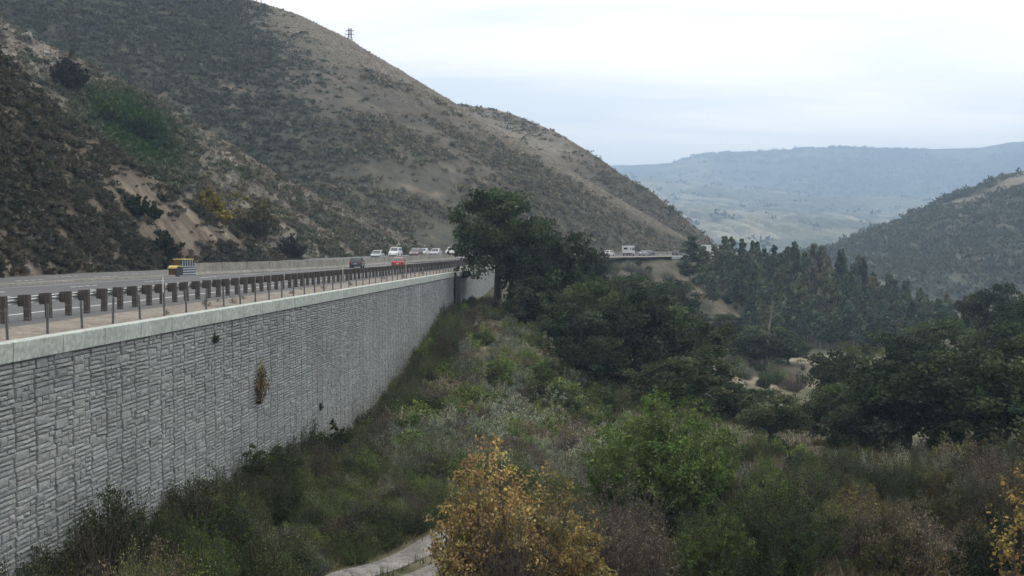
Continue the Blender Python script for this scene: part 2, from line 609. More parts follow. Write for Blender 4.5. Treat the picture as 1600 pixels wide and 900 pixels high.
M['ground'] = mat_terrain('valley_ground', .5, .6, 1.35, .5, .25, 3.0)
gV = np.stack([GX, GY, GZ], -1).reshape(-1, 3)
o = obj('ground', np_mesh('ground', gV, [grid_faces(len(rad), len(ang))[:, ::-1]], M['ground'], col=ground_col(gV[:, 0], gV[:, 1]), smooth=True))
o['kind'] = 'structure'

# dirt track along the foot of the slope: two gravel ruts with a grassy middle
tr = resample([(-13.0, 27), (-8.5, 34.5), (-4.9, 41.5), (-2.3, 46.5), (-.2, 50.2), (1.6, 52.2)], .5)
tn = left_normal(tr)
M['track'] = mat_noisy('track_gravel', (.11, .105, .09), (.29, .285, .27), 1.6, .95, .5, .03, fine=8)
tw = np.array([-1.5, -1.15, -.7, -.4, .38, .65, 1.2, 1.55])
jit = (fbm(np.arange(len(tr)) / 6, np.arange(len(tr)) * 0, 3, 5) - .5) * .5
for (k0, k1) in ((0, 3), (4, 7)):
    V = []
    for k in range(k0, k1 + 1):
        e = jit if k in (k0, k1) else jit * .3
        q = tr + tn * (tw[k] + e * (1 if k in (k0,) else -1))[:, None]
        V.append(np.column_stack([q, ground_z(q[:, 0], q[:, 1]) + (.07 if k not in (k0, k1) else .03)]))
    n = len(tr); i = np.arange(n - 1)
    F = np.concatenate([np.stack([k * n + i, k * n + i + 1, (k + 1) * n + i + 1, (k + 1) * n + i], -1) for k in range(k1 - k0)])
    o = obj('dirt_track', np_mesh('dirt_track', np.concatenate(V), [F], M['track'], smooth=True)); o['kind'] = 'structure'


# ------------------------------------------------------------------ hills
def hill(name, base, crest, mat, colf, nc=420, nv=90, bulge=.12, amp=3.0, nscale=40, crest_amp=.4, back=((12, -4), (40, -25), (110, -70)), seed=0, gully=0.0, base_drop=3.0):
    """surface from a base line up to a crest line, then down the far side. base/crest: rows of (px, py, d)"""
    base = np.array(base, float); crest = np.array(crest, float)
    lo = max(base[0, 0], crest[0, 0]); hi = min(base[-1, 0], crest[-1, 0])
    px = np.linspace(lo, hi, nc)
    bp = P(px, np.interp(px, base[:, 0], base[:, 1]), np.interp(px, base[:, 0], base[:, 2]))
    cpt = P(px, np.interp(px, crest[:, 0], crest[:, 1]), np.interp(px, crest[:, 0], crest[:, 2]))
    # smooth the crest line a little
    k = np.array([1, 2, 3, 2, 1]) / 9
    for a in range(3):
        for arr in (bp, cpt):
            arr[:, a] = np.convolve(np.pad(arr[:, a], 2, mode='reflect', reflect_type='odd'), k, 'valid')
    v = np.linspace(0, 1, nv)
    X = bp[None, :, :] * (1 - v[:, None, None]) + cpt[None] * v[:, None, None]
    h = (cpt[:, 2] - bp[:, 2])
    X[:, :, 2] += (bulge * np.sin(np.pi * v) ** 1.0)[:, None] * h[None] * .6
    w = (np.sin(np.pi * np.clip(v, 0, 1)) * .9 + sstep(.5, 1, v) * crest_amp * .35)[:, None]
    n = fbm(X[:, :, 0] / nscale, (X[:, :, 1] + X[:, :, 2]) / nscale, 5, 40 + seed) - .5
    X[:, :, 2] += n * amp * 2 * w
    if gully:
        g = 1 - np.abs(2 * fbm((X[:, :, 0] * .9 + X[:, :, 2] * 1.1) / 26, (X[:, :, 1] * .15) / 26, 3, 60 + seed) - 1)
        X[:, :, 2] -= np.clip(g - .72, 0, 1) * gully * np.sin(np.pi * v)[:, None] * 3.5
    rows = [X]
    first = bp.copy(); first[:, 2] -= base_drop
    last = X[-1]
    bk = []
    for dy, dz in back:
        q = last.copy(); q[:, 0] += q[:, 0] / q[:, 1] * dy; q[:, 1] += dy; q[:, 2] += dz
        bk.append(q)
    A = np.concatenate([first[None], X, np.array(bk)])
    vv = np.concatenate([[0], v, np.ones(len(bk))])
    UU, VV = np.meshgrid(px, vv)
    me = np_mesh(name, A.reshape(-1, 3), [grid_faces(*A.shape[:2])], mat, col=colf(UU.ravel(), VV.ravel(), A.reshape(-1, 3)), smooth=True)
    o = obj(name, me); o['kind'] = 'structure'
    return px, v, X


def tri_noise(p, s, seed, octv=4):
    return fbm(p[:, 0] / s + p[:, 2] / s * .35, p[:, 1] / s + p[:, 2] / s * .6, octv, seed)


GRASS = np.array((.215, .195, .162)); BROWN = np.array((.125, .105, .082)); DGREEN = np.array((.048, .056, .036)); SOIL = np.array((.255, .212, .165))
SAGE = np.array((.085, .09, .07))


def blob(U, V, u0, v0, ru, rv):
    return np.exp(-(((U - u0) / ru) ** 2 + ((V - v0) / rv) ** 2))


def col_big(U, V, p):
    n1 = tri_noise(p, 45, 1); n2 = tri_noise(p, 14, 2); n3 = tri_noise(p, 5, 3, 3)
    c = lerp(np.broadcast_to(BROWN * .7, (len(U), 3)), GRASS * .48, sstep(.42, .60, n1 * .55 + n2 * .45))
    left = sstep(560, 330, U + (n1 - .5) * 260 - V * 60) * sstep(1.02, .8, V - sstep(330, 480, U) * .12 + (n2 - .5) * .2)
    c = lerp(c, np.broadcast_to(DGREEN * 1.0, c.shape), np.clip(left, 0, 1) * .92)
    top = sstep(.72, .95, V + (n1 - .5) * .35 + (n2 - .5) * .15) * sstep(330, 450, U)
    c = lerp(c, np.broadcast_to(GRASS * .78, c.shape), top * .9)
    rt = sstep(700, 830, U + (n1 - .5) * 120) * sstep(.98, .78, V + (n2 - .5) * .2)
    c = lerp(c, np.broadcast_to((.078, .069, .052), c.shape), rt * .85)
    low = sstep(.5, .1, V + (n1 - .5) * .5) * .55
    c = lerp(c, np.broadcast_to(SAGE * .9, c.shape), low)
    s = sstep(.66, .78, n2 * .5 + n3 * .5 + (n1 - .5) * .1) * sstep(.75, .55, V)
    return lerp(c, np.broadcast_to(SOIL * .8, c.shape), s * .6)


def col_back(U, V, p):
    n1 = tri_noise(p, 45, 7); n2 = tri_noise(p, 14, 8)
    c = lerp(np.broadcast_to(GRASS * .95, (len(U), 3)), BROWN * 1.1, sstep(.5, .7, n1 * .6 + n2 * .4) * .8)
    low = sstep(860, 1000, U + (n1 - .5) * 90)
    return lerp(c, np.broadcast_to((.085, .076, .058), c.shape), low * .85)


def col_spur(U, V, p):
    n1 = tri_noise(p, 22, 11); n2 = tri_noise(p, 7, 12); n3 = tri_noise(p, 2.5, 13)
    c = lerp(np.broadcast_to(BROWN * 1.05, (len(U), 3)), GRASS * .8, sstep(.34, .56, n1 * .5 + n2 * .5))
    top = sstep(.34, .75, V + (n2 - .5) * .3)
    c = lerp(c, np.broadcast_to(GRASS * 1.0, c.shape), top * .9)
    gul = np.clip(blob(U, V, 205, .62, 60, .24) * 1.3 + (n2 - .5) * 1.2, 0, 1)
    c = lerp(c, np.broadcast_to(DGREEN * 1.2, c.shape), gul)
    s = sstep(.64, .76, n2 * .5 + n3 * .5)
    return lerp(c, np.broadcast_to(SOIL * .85, c.shape), s * .6)


def col_cut(U, V, p):
    n1 = tri_noise(p, 16, 15); n2 = tri_noise(p, 5, 16); n3 = tri_noise(p, 1.8, 17)
    c = lerp(np.broadcast_to(DGREEN * 1.15, (len(U), 3)), BROWN * .95, sstep(.4, .62, n1 * .5 + n2 * .5))
    soil = np.clip(blob(U, V, 250, .52, 75, .30) + blob(U, V, 330, .55, 60, .28) + blob(U, V, 20, .93, 50, .06) * .5 + blob(U, V, 45, .03, 60, .06) * .8 + (n2 - .5) * 1.1 + (n3 - .5) * .4 - .1, 0, 1)
    c = lerp(c, np.broadcast_to(lerp(SOIL * .52, SOIL * .85, sstep(.45, .65, n3)), c.shape), soil)
    return c


M['hill'] = mat_terrain('hill_scrubland', .16, .68, 1.28, .7, .8, 1.1)
M['cutm'] = mat_terrain('cut_slope_soil', .5, .62, 1.32, .7, .35, 2.6)

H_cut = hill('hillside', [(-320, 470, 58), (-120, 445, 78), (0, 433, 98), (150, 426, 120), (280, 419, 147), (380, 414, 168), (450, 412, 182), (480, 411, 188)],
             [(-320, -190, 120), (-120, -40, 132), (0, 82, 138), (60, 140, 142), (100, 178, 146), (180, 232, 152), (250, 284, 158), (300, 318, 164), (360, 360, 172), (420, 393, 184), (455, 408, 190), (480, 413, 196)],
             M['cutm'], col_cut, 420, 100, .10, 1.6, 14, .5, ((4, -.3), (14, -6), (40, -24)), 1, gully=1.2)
H_spur = hill('hillside', [(-320, 330, 150), (0, 320, 150), (250, 400, 165), (380, 408, 178), (450, 412, 186), (560, 408, 225), (645, 405, 262), (690, 403, 282), (705, 403, 288)],
              [(-320, -170, 215), (-60, -20, 215), (0, 28, 215), (60, 64, 218), (130, 94, 222), (220, 144, 226), (300, 190, 232), (380, 240, 240), (450, 284, 248), (540, 326, 262), (600, 355, 276), (645, 374, 288), (690, 396, 298), (705, 402, 304)],
              M['hill'], col_spur, 420, 100, .10, 2.2, 22, .6, ((5, -.3), (20, -9), (60, -38)), 2, gully=1.6)
H_big = hill('hill', [(-320, 250, 270), (300, 330, 275), (560, 392, 280), (640, 397, 288), (720, 397, 300), (783, 397, 312), (916, 397, 356), (990, 397, 382), (1044, 397, 409), (1070, 397, 436), (1088, 398, 468), (1112, 398, 496)],
             [(-320, -330, 500), (0, -170, 500), (200, -86, 505), (390, 0, 505), (470, 25, 490), (540, 60, 475), (620, 108, 455), (700, 154, 440), (760, 194, 432), (830, 230, 425), (900, 270, 422), (970, 312, 428), (1030, 346, 438), (1080, 378, 462), (1112, 394, 498)],
             M['hill'], col_big, 620, 130, .14, 5.0, 48, .5, ((14, -2), (40, -14), (110, -60)), 3, gully=2.6)
H_back = hill('hill', [(560, 330, 470), (700, 300, 470), (830, 340, 470), (940, 380, 470), (1040, 398, 470), (1092, 399, 475), (1120, 399, 490), (1132, 399, 510)],
              [(560, 205, 640), (640, 178, 620), (707, 164, 600), (735, 166, 595), (770, 170, 588), (800, 178, 575), (830, 190, 562), (870, 207, 550), (900, 225, 540), (940, 250, 530), (970, 272, 522), (1010, 295, 514), (1050, 325, 508), (1090, 357, 506), (1115, 381, 510), (1132, 397, 520)],
              M['hill'], col_back, 420, 80, .12, 3.0, 45, .4, ((14, -3), (60, -22), (150, -80)), 4, gully=1.5)


def col_right(U, V, p):
    n1 = tri_noise(p, 130, 20); n2 = tri_noise(p, 40, 21)
    c = lerp(np.broadcast_to((.07, .08, .06), (len(U), 3)), np.array((.115, .112, .085)), sstep(.45, .65, n1 * .6 + n2 * .4))
    t = np.clip(blob(U, V, 1590, .90, 45, .06) * 1.3 + blob(U, V, 1500, .87, 60, .03) + blob(U, V, 1440, .80, 50, .05) * .6 + (n2 - .5) * .5, 0, 1) * (U > 1430)
    return lerp(c, np.broadcast_to((.2, .185, .145), c.shape), t)


M['farhill'] = mat_terrain('distant_hill', .02, .75, 1.2, .5, 6, .09)
H_right = hill('hill', [(1080, 440, 520), (1200, 470, 520), (1350, 510, 540), (1500, 530, 560), (1650, 540, 560), (2000, 540, 560)],
               [(1080, 405, 980), (1200, 398, 960), (1290, 386, 940), (1350, 363, 920), (1400, 345, 900), (1440, 326, 890), (1480, 305, 880), (1530, 290, 870), (1570, 273, 860), (1600, 268, 860), (1700, 240, 870), (1850, 225, 900), (2000, 220, 930)],
               M['farhill'], col_right, 300, 90, .12, 9, 120, .5, ((40, -6), (160, -60), (400, -160)), 5, gully=5)


def col_valley(U, V, p):
    n1 = tri_noise(p, 420, 25); n2 = tri_noise(p, 130, 26); n3 = tri_noise(p, 900, 27)
    c = lerp(np.broadcast_to((.17, .175, .12), (len(U), 3)), np.array((.27, .255, .185)), sstep(.4, .6, n2))
    d = sstep(.55, .62, n1 * .65 + n2 * .35)
    return lerp(c, np.broadcast_to((.085, .10, .075), c.shape), d * .9)


H_valley = hill('rolling_hills', [(880, 402, 1500), (1200, 404, 1500), (1500, 400, 1500), (2000, 400, 1500)],
                [(880, 268, 4300), (1000, 274, 4200), (1100, 284, 4100), (1200, 296, 4000), (1300, 306, 4000), (1400, 314, 4100), (1600, 320, 4200), (2000, 320, 4200)],
                M['farhill'], col_valley, 420, 160, .0, 62, 620, .3, ((100, -10), (400, -60)), 6, gully=34, base_drop=40)


def col_ridge(U, V, p):
    n1 = tri_noise(p, 700, 31); n2 = tri_noise(p, 220, 32)
    c = lerp(np.broadcast_to((.055, .07, .065), (len(U), 3)), np.array((.10, .115, .095)), sstep(.4, .7, n2))
    t = sstep(.55, .65, n1 * .6 + n2 * .4) * sstep(1300, 1050, U + V * 100)
    t = np.maximum(t, sstep(.6, .7, n1 * .5 + n2 * .5) * sstep(.45, .2, V))
    return lerp(c, np.broadcast_to((.3, .28, .21), c.shape), t * .8)


H_ridge = hill('hill', [(880, 300, 4000), (1000, 315, 4000), (1200, 330, 4000), (1400, 345, 4000), (2000, 350, 4000)],
               [(880, 268, 6400), (960, 261, 6300), (1015, 257, 6200), (1050, 255, 6000), (1080, 244, 5900), (1130, 238, 5800), (1200, 237, 5700), (1250, 232, 5600), (1310, 230, 5500), (1380, 231, 5500), (1450, 233, 5500), (1530, 231, 5500), (1580, 222, 5400), (1620, 220, 5400), (2000, 205, 5400)],
               M['farhill'], col_ridge, 400, 90, .15, 45, 700, .25, ((200, -20), (800, -150)), 7, gully=22, base_drop=40)
hill('hill', [(840, 300, 8000), (1000, 300, 8000), (1200, 300, 8000)], [(840, 266, 8600), (930, 261, 8600), (965, 257, 8600), (1000, 259, 8600), (1100, 270, 8600), (1200, 280, 8600)],
     M['farhill'], col_ridge, 60, 20, .1, 20, 700, .1, ((200, -20),), 8, base_drop=60)
# ------------------------------------------------------------------ foliage tools
def unit(v):
    return v / (np.linalg.norm(v, axis=-1, keepdims=True) + 1e-9)


def rand_dirs(n, r=rng):
    return unit(r.normal(size=(n, 3)))


def leaf_quads(c, axis, L, W, r=rng, nrm=None):
    """diamond leaves; axis = long direction"""
    n = len(c)
    L = np.broadcast_to(np.asarray(L, float), (n,))[:, None]; W = np.broadcast_to(np.asarray(W, float), (n,))[:, None]
    ref = rand_dirs(n, r) if nrm is None else nrm
    side = unit(np.cross(axis, ref))
    v = np.stack([c - axis * L / 2, c + side * W / 2 - axis * L * .06, c + axis * L / 2, c - side * W / 2 - axis * L * .06], 1).reshape(-1, 3)
    f = np.arange(n * 4).reshape(-1, 4)
    return v, f


def vary(base, n, r=rng, amt=.28, hue=.10):
    base = np.broadcast_to(np.asarray(base, float), (n, 3))
    k = np.exp(r.normal(0, amt, (n, 1)))
    return np.clip(base * k * (1 + r.normal(0, hue, (n, 3))), 0.005, .9)


class Twigs:
    """thin three-sided branches collected as numpy, plus leaves"""
    def __init__(s): s.v = []; s.f = []; s.n = 0

    def add(s, pts, rs, n=5):
        pts = np.asarray(pts, float); rs = np.asarray(rs, float)
        t = unit(np.gradient(pts, axis=0))
        a = np.cross(t, (0.13, .21, 1.0)); a = np.where(np.linalg.norm(a, axis=1, keepdims=True) < .08, np.cross(t, (1, .1, 0)), a); a = unit(a)
        b = np.cross(t, a)
        an = np.arange(n) * 2 * math.pi / n
        ring = pts[:, None] + (a[:, None] * np.cos(an)[None, :, None] + b[:, None] * np.sin(an)[None, :, None]) * rs[:, None, None]
        m = len(pts)
        i, k = np.meshgrid(np.arange(m - 1), np.arange(n), indexing='ij')
        q = np.stack([i * n + k, i * n + (k + 1) % n, (i + 1) * n + (k + 1) % n, (i + 1) * n + k], -1).reshape(-1, 4)
        s.v.append(ring.reshape(-1, 3)); s.f.append(q + s.n); s.n += m * n

    def mesh(s, name, mat, smooth=True):
        return np_mesh(name, np.concatenate(s.v), [np.concatenate(s.f)], mat, smooth=smooth)


def curve(p0, p1, sag=0.0, wob=.08, n=6, r=rng):
    p0 = np.asarray(p0, float); p1 = np.asarray(p1, float)
    t = np.linspace(0, 1, n)[:, None]
    L = np.linalg.norm(p1 - p0)
    w = r.normal(0, wob * L, (1, 3)) * np.sin(np.pi * t) + r.normal(0, wob * L * .4, (1, 3)) * np.sin(2 * np.pi * t)
    q = p0 * (1 - t) + p1 * t + w
    q[:, 2] += (sag * L * np.sin(np.pi * t))[:, 0]
    return q


# ------------------------------------------------------------------ hillside scrub (uncountable)
def scrub(name, H, N, rlo, rhi, k, colf, mask, label, lsz=.6, flat=.8, seed=0):
    r = np.random.default_rng(100 + seed)
    px, v, X = H
    e1 = np.linalg.norm(np.cross(X[1:, :-1] - X[:-1, :-1], X[:-1, 1:] - X[:-1, :-1]), axis=-1)
    pr = (e1 / e1.sum()).ravel()
    idx = r.choice(len(pr), int(N * 3), p=pr)
    i, j = idx // e1.shape[1], idx % e1.shape[1]
    a, b = r.random(len(idx)), r.random(len(idx))
    p = (X[i, j] * ((1 - a) * (1 - b))[:, None] + X[i + 1, j] * (a * (1 - b))[:, None] + X[i, j + 1] * ((1 - a) * b)[:, None] + X[i + 1, j + 1] * (a * b)[:, None])
    U = px[j] * (1 - b) + px[j + 1] * b; Vv = v[i] * (1 - a) + v[i + 1] * a
    keep = r.random(len(p)) < mask(U, Vv, p)
    p, U, Vv = p[keep][:N], U[keep][:N], Vv[keep][:N]
    n = len(p)
    R = rlo + (rhi - rlo) * r.random(n) ** 1.8
    c = colf(U, Vv, p, r)
    d = rand_dirs(n * k, r); d[:, 2] = np.abs(d[:, 2])
    rep = np.repeat(np.arange(n), k)
    rr = R[rep] * (.45 + .55 * r.random(n * k))
    sx = (0.8 + .5 * r.random(n))[rep]
    pos = p[rep] + d * rr[:, None] * np.column_stack([sx, 1.0 / sx, np.full(n * k, flat)])
    ax = unit(rand_dirs(n * k, r) + d * .9 + (0, 0, .3))
    Lh = R[rep] * lsz * (.6 + .8 * r.random(n * k))
    V, F = leaf_quads(pos, ax, Lh, Lh * .62, r)
    cc = np.repeat(c[rep] * np.exp(r.normal(0, .22, (n * k, 1))), 4, 0)
    o = obj(name, np_mesh(name, V, [F], M['leaf'], col=cc))
    tag(o, label, 'scrub', kind='stuff')
    return o


PAL = np.array([(.050, .058, .036), (.075, .078, .058), (.10, .098, .082), (.062, .052, .040), (.042, .060, .028), (.085, .078, .05), (.115, .10, .078)])


def pick(r, n, w):
    w = np.asarray(w, float); w = w / w.sum()
    return PAL[r.choice(len(PAL), n, p=w)]


def cb(U, V, p, r):
    c = pick(r, len(U), [3, 4, 3, 3, 1.5, 2, 2])
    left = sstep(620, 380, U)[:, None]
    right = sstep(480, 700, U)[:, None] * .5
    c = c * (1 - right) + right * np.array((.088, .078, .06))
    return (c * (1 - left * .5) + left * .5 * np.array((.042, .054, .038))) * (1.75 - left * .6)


def mb(U, V, p):
    n1 = tri_noise(p, 45, 1); n2 = tri_noise(p, 14, 2)
    left = sstep(600, 360, U + (n1 - .5) * 240) * sstep(1.03, .84, V - sstep(330, 480, U) * .1)
    top = 1 - sstep(.66, .9, V + (n1 - .5) * .35) * sstep(330, 450, U) * .96
    th = sstep(.47, .56, 1 - (n1 * .55 + n2 * .45))
    rt = sstep(700, 830, U + (n1 - .5) * 120) * sstep(.98, .78, V)
    return np.clip((.07 + .93 * th + left + rt * .55) * top, 0, 1) * np.where(U > 1105, 0, 1)


scrub('hill_scrub', H_big, 24000, .6, 2.1, 18, cb, mb, 'dark sage and chaparral scrub covering the big tan hill', flat=.55, lsz=.7, seed=1)
scrub('ridge_scrub', H_back, 2200, .7, 2.2, 16, lambda U, V, p, r: pick(r, len(U), [2, 4, 4, 2, 1, 2, 3]) * 1.5,
      lambda U, V, p: np.clip(.03 + sstep(860, 990, U) * .8 + sstep(.55, .7, tri_noise(p, 30, 9)) * .6, 0, 1), 'sparse scrub on the grassy ridge behind the big hill', seed=2)


def ms(U, V, p):
    n2 = tri_noise(p, 9, 12)
    n1 = tri_noise(p, 22, 11)
    return np.clip((.12 + .88 * sstep(.42, .56, 1 - (n1 * .4 + n2 * .6))) * (1 - sstep(.4, .72, V) * .9) + blob(U, V, 205, .62, 70, .28), 0, 1)


def cs(U, V, p, r):
    c = pick(r, len(U), [2, 4, 5, 2, 1.2, 3, 3]) * 1.45
    g = np.clip(blob(U, V, 205, .62, 70, .28) * 1.3, 0, 1)[:, None]
    y = np.clip(blob(U, V, 385, .35, 45, .2) * 1.0, 0, 1)[:, None] * (r.random((len(U), 1)) < .5)
    c = c * (1 - g) + g * np.array((.04, .08, .028))
    return c * (1 - y) + y * np.array((.19, .165, .06))


scrub('spur_scrub', H_spur, 9500, .45, 1.7, 26, cs, ms, 'grey green scrub on the lower spur behind the road cut', seed=3)


def mc(U, V, p):
    n2 = tri_noise(p, 5, 16)
    soil = blob(U, V, 250, .52, 70, .28) + blob(U, V, 330, .55, 55, .26)
    return np.clip((.3 + .8 * sstep(.4, .56, 1 - n2)) - soil * .85, 0.02, 1)


def cc_(U, V, p, r):
    c = pick(r, len(U), [4, 2.2, 1.8, 4, 1.2, 3, 1.2])
    return (c * .72 + .28 * BROWN * .8) * 1.05


scrub('cut_scrub', H_cut, 7500, .35, 1.35, 44, cc_, mc, 'dark brush and dry weeds on the steep road cut', lsz=.48, flat=.6, seed=4)
scrub('far_woodland', H_right, 7500, 2.0, 5.5, 14, lambda U, V, p, r: vary((.07, .08, .056), len(U), r, .08, .03),
      lambda U, V, p: np.clip(.25 + sstep(.42, .6, tri_noise(p, 110, 22)) * .9, 0, 1) * (1 - sstep(.95, 1, V) * .75) * (1 - np.clip((blob(U, V, 1590, .9, 45, .06) + blob(U, V, 1500, .87, 60, .03)) * (U > 1430), 0, 1)), 'dark oak woodland covering the hill on the right', lsz=.55, flat=.9, seed=5)


def tan_(U, V, p, r): return vary(GRASS * 1.05, len(U), r, .14, .03)


scrub('ridge_grass', H_big, 16000, .35, .8, 7, tan_, lambda U, V, p: sstep(.6, .85, V + (tri_noise(p, 45, 1) - .5) * .3) * sstep(330, 450, U), 'dry tan grass along the open ridge of the big hill', lsz=.8, flat=.7, seed=11)
scrub('spur_grass', H_spur, 12000, .22, .55, 8, tan_, lambda U, V, p: sstep(.3, .6, V + (tri_noise(p, 7, 12) - .5) * .3) * (1 - np.clip(blob(U, V, 205, .62, 70, .28), 0, 1)), 'dry tan grass along the crest of the lower spur', lsz=.8, flat=.8, seed=12)


def mv(U, V, p):
    n1 = tri_noise(p, 420, 25); n2 = tri_noise(p, 130, 26)
    return np.clip(sstep(.47, .6, n1 * .65 + n2 * .35) + .03, 0, 1)


scrub('far_groves', H_valley, 420, 8, 24, 12, lambda U, V, p, r: pick(r, len(U), [4, 2, 0, 0, 3, 0, 0]) * 1.0, mv, 'dark tree groves scattered over the pale distant hills', lsz=.6, flat=.8, seed=6)
scrub('far_ridge_wood', H_ridge, 4500, 12, 30, 10, lambda U, V, p, r: pick(r, len(U), [4, 2, 0, 0, 3, 0, 0]) * .9,
      lambda U, V, p: np.clip(sstep(.4, .6, tri_noise(p, 500, 33)), .02, 1) * sstep(1020, 1200, U), 'dark woods on the far blue ridge', lsz=.6, flat=.5, seed=7)


# ------------------------------------------------------------------ tree prototypes (built at the origin, unit = metres)
def oak_proto(seed, Wd=12.0, H=11.0, n_limb=6, lean=0.0, leafc=(.05, .069, .036), dens=1.0, open_=0.0, low=1.0):
    r = np.random.default_rng(500 + seed)
    tw = Twigs(); tips = []
    hb = H * (.16 + .06 * r.random()) * (2.3 - 1.3 * low)
    top = np.array([lean * H * .2, 0, hb])
    trunk = curve((0, 0, -1.2), top, 0, .05, 6, r)
    tw.add(trunk, np.linspace(.48, .33, 6) * H / 11, 7)
    for i in range(n_limb):
        a = 2 * math.pi * (i + r.random() * .7) / n_limb
        el = .35 + .75 * r.random()
        L = Wd * .36 * (.8 + .4 * r.random())
        if i == 0: el = 1.25; L = H * .45
        e = top + np.array([math.cos(a) * math.cos(el) * L + lean * L * .3, math.sin(a) * math.cos(el) * L, math.sin(el) * L])
        e[2] = min(e[2], H * .8)
        q = curve(top, e, .10, .09, 7, r)
        tw.add(q, np.linspace(.25, .10, 7) * H / 11, 6)
        for j in range(5):
            b0 = q[2 + (j % 5)]
            a2 = a + r.normal(0, .8); el2 = .2 + .7 * r.random(); L2 = L * (.4 + .4 * r.random())
            e2 = b0 + np.array([math.cos(a2) * math.cos(el2) * L2, math.sin(a2) * math.cos(el2) * L2, math.sin(el2) * L2])
            q2 = curve(b0, e2, .06, .1, 5, r)
            tw.add(q2, np.linspace(.10, .03, 5) * H / 11, 4)
            tips.append(e2); tips.append(q2[3])
        tips.append(e)
    # further clumps over the crown envelope
    tips = np.array(tips)
    env = []
    n_env = int(58 * dens)
    for k in range(n_env):
        a = r.random() * 2 * math.pi; u = r.random() ** .55
        z0 = hb * (.75 if low > .5 else .8); z = z0 + (H - z0) * (.02 + .96 * r.random())
        rmax = Wd / 2 * math.sqrt(max(.03, 1 - ((z - hb - (H - hb) * .35) / ((H - hb) * .68)) ** 2)) * (.84 + .3 * vnoise(np.array([a * 1.3]), np.array([z * .4]), seed)[0])
        env.append((math.cos(a) * rmax * u + lean * H * .2, math.sin(a) * rmax * u, z))
    cen = np.concatenate([tips, np.array(env)])
    cen = cen[r.random(len(cen)) > open_]
    cen[:, 2] = np.clip(cen[:, 2], hb * (.7 if low > .5 else .8), H * .97)
    k = 105
    rep = np.repeat(np.arange(len(cen)), k)
    rad_ = (.75 + .75 * r.random(len(cen)))[rep] * Wd / 12
    d = rand_dirs(len(rep), r)
    pos = cen[rep] + d * (rad_ * r.random(len(rep)) ** .45)[:, None] * (1.15, 1.15, .72)
    ax = unit(rand_dirs(len(rep), r) + d * .4)
    L = (.30 + .26 * r.random(len(rep))) * Wd / 12
    V, F = leaf_quads(pos, ax, L, L * .6, r)
    cl = vary(leafc, len(cen), r, .34, .07)[rep] * np.exp(r.normal(0, .2, (len(rep), 1)))
    return tw.mesh('oak_trunk', M['bark']), np_mesh('oak_crown', V, [F], M['leaf'], col=np.repeat(cl, 4, 0))


def euc_proto(seed, H=30.0, w=5.5, leafc=(.10, .132, .084), bare=.24):
    r = np.random.default_rng(900 + seed)
    tw = Twigs(); cen = []; sz = []
    trunk = curve((0, 0, -1.5), (r.normal(0, .6), r.normal(0, .6), H * .97), 0, .012, 10, r)
    tw.add(trunk, np.linspace(.34, .04, 10), 6)
    nb = 40
    for i in range(nb):
        t = bare + (1 - bare) * (i + r.random()) / nb
        b0 = np.array([np.interp(t, np.linspace(0, 1, 10), trunk[:, a]) for a in range(3)])
        sv = (t - bare) / (1 - bare); prof = min(1, .5 + sv * 1.8) * (1.02 - sv) ** .58 * (.75 + .5 * r.random())
        L = w * .5 * prof * (.5 + .8 * r.random()) + .3
        a = r.random() * 6.283
        e = b0 + np.array([math.cos(a) * L, math.sin(a) * L, L * (.55 + .5 * r.random())])
        q = curve(b0, e, .05, .08, 4, r)
        tw.add(q, np.linspace(.09, .025, 4), 4)
        for f in (.55, 1.0):
            cen.append(b0 + (e - b0) * f + r.normal(0, .25, 3)); sz.append((.75 + .55 * r.random()) * (.55 + .6 * prof))
    cen.append(trunk[-1]); sz.append(.4); cen.append(trunk[-1] - (0, 0, .9)); sz.append(.55)
    cen = np.array(cen); sz = np.array(sz)
    k = 56
    rep = np.repeat(np.arange(len(cen)), k)
    d = rand_dirs(len(rep), r)
    pos = cen[rep] + d * (sz[rep] * r.random(len(rep)) ** .5)[:, None] * (.9, .9, 1.25)
    ax = unit(np.column_stack([r.normal(0, .45, len(rep)), r.normal(0, .45, len(rep)), -np.ones(len(rep))]))
    L = .65 + .6 * r.random(len(rep))
    V, F = leaf_quads(pos, ax, L, L * .42, r)
    cl = vary(leafc, len(cen), r, .28, .06)[rep] * np.exp(r.normal(0, .22, (len(rep), 1)))
    return tw.mesh('eucalyptus_trunk', M['euc_bark']), np_mesh('eucalyptus_crown', V, [F], M['leaf'], col=np.repeat(cl, 4, 0))


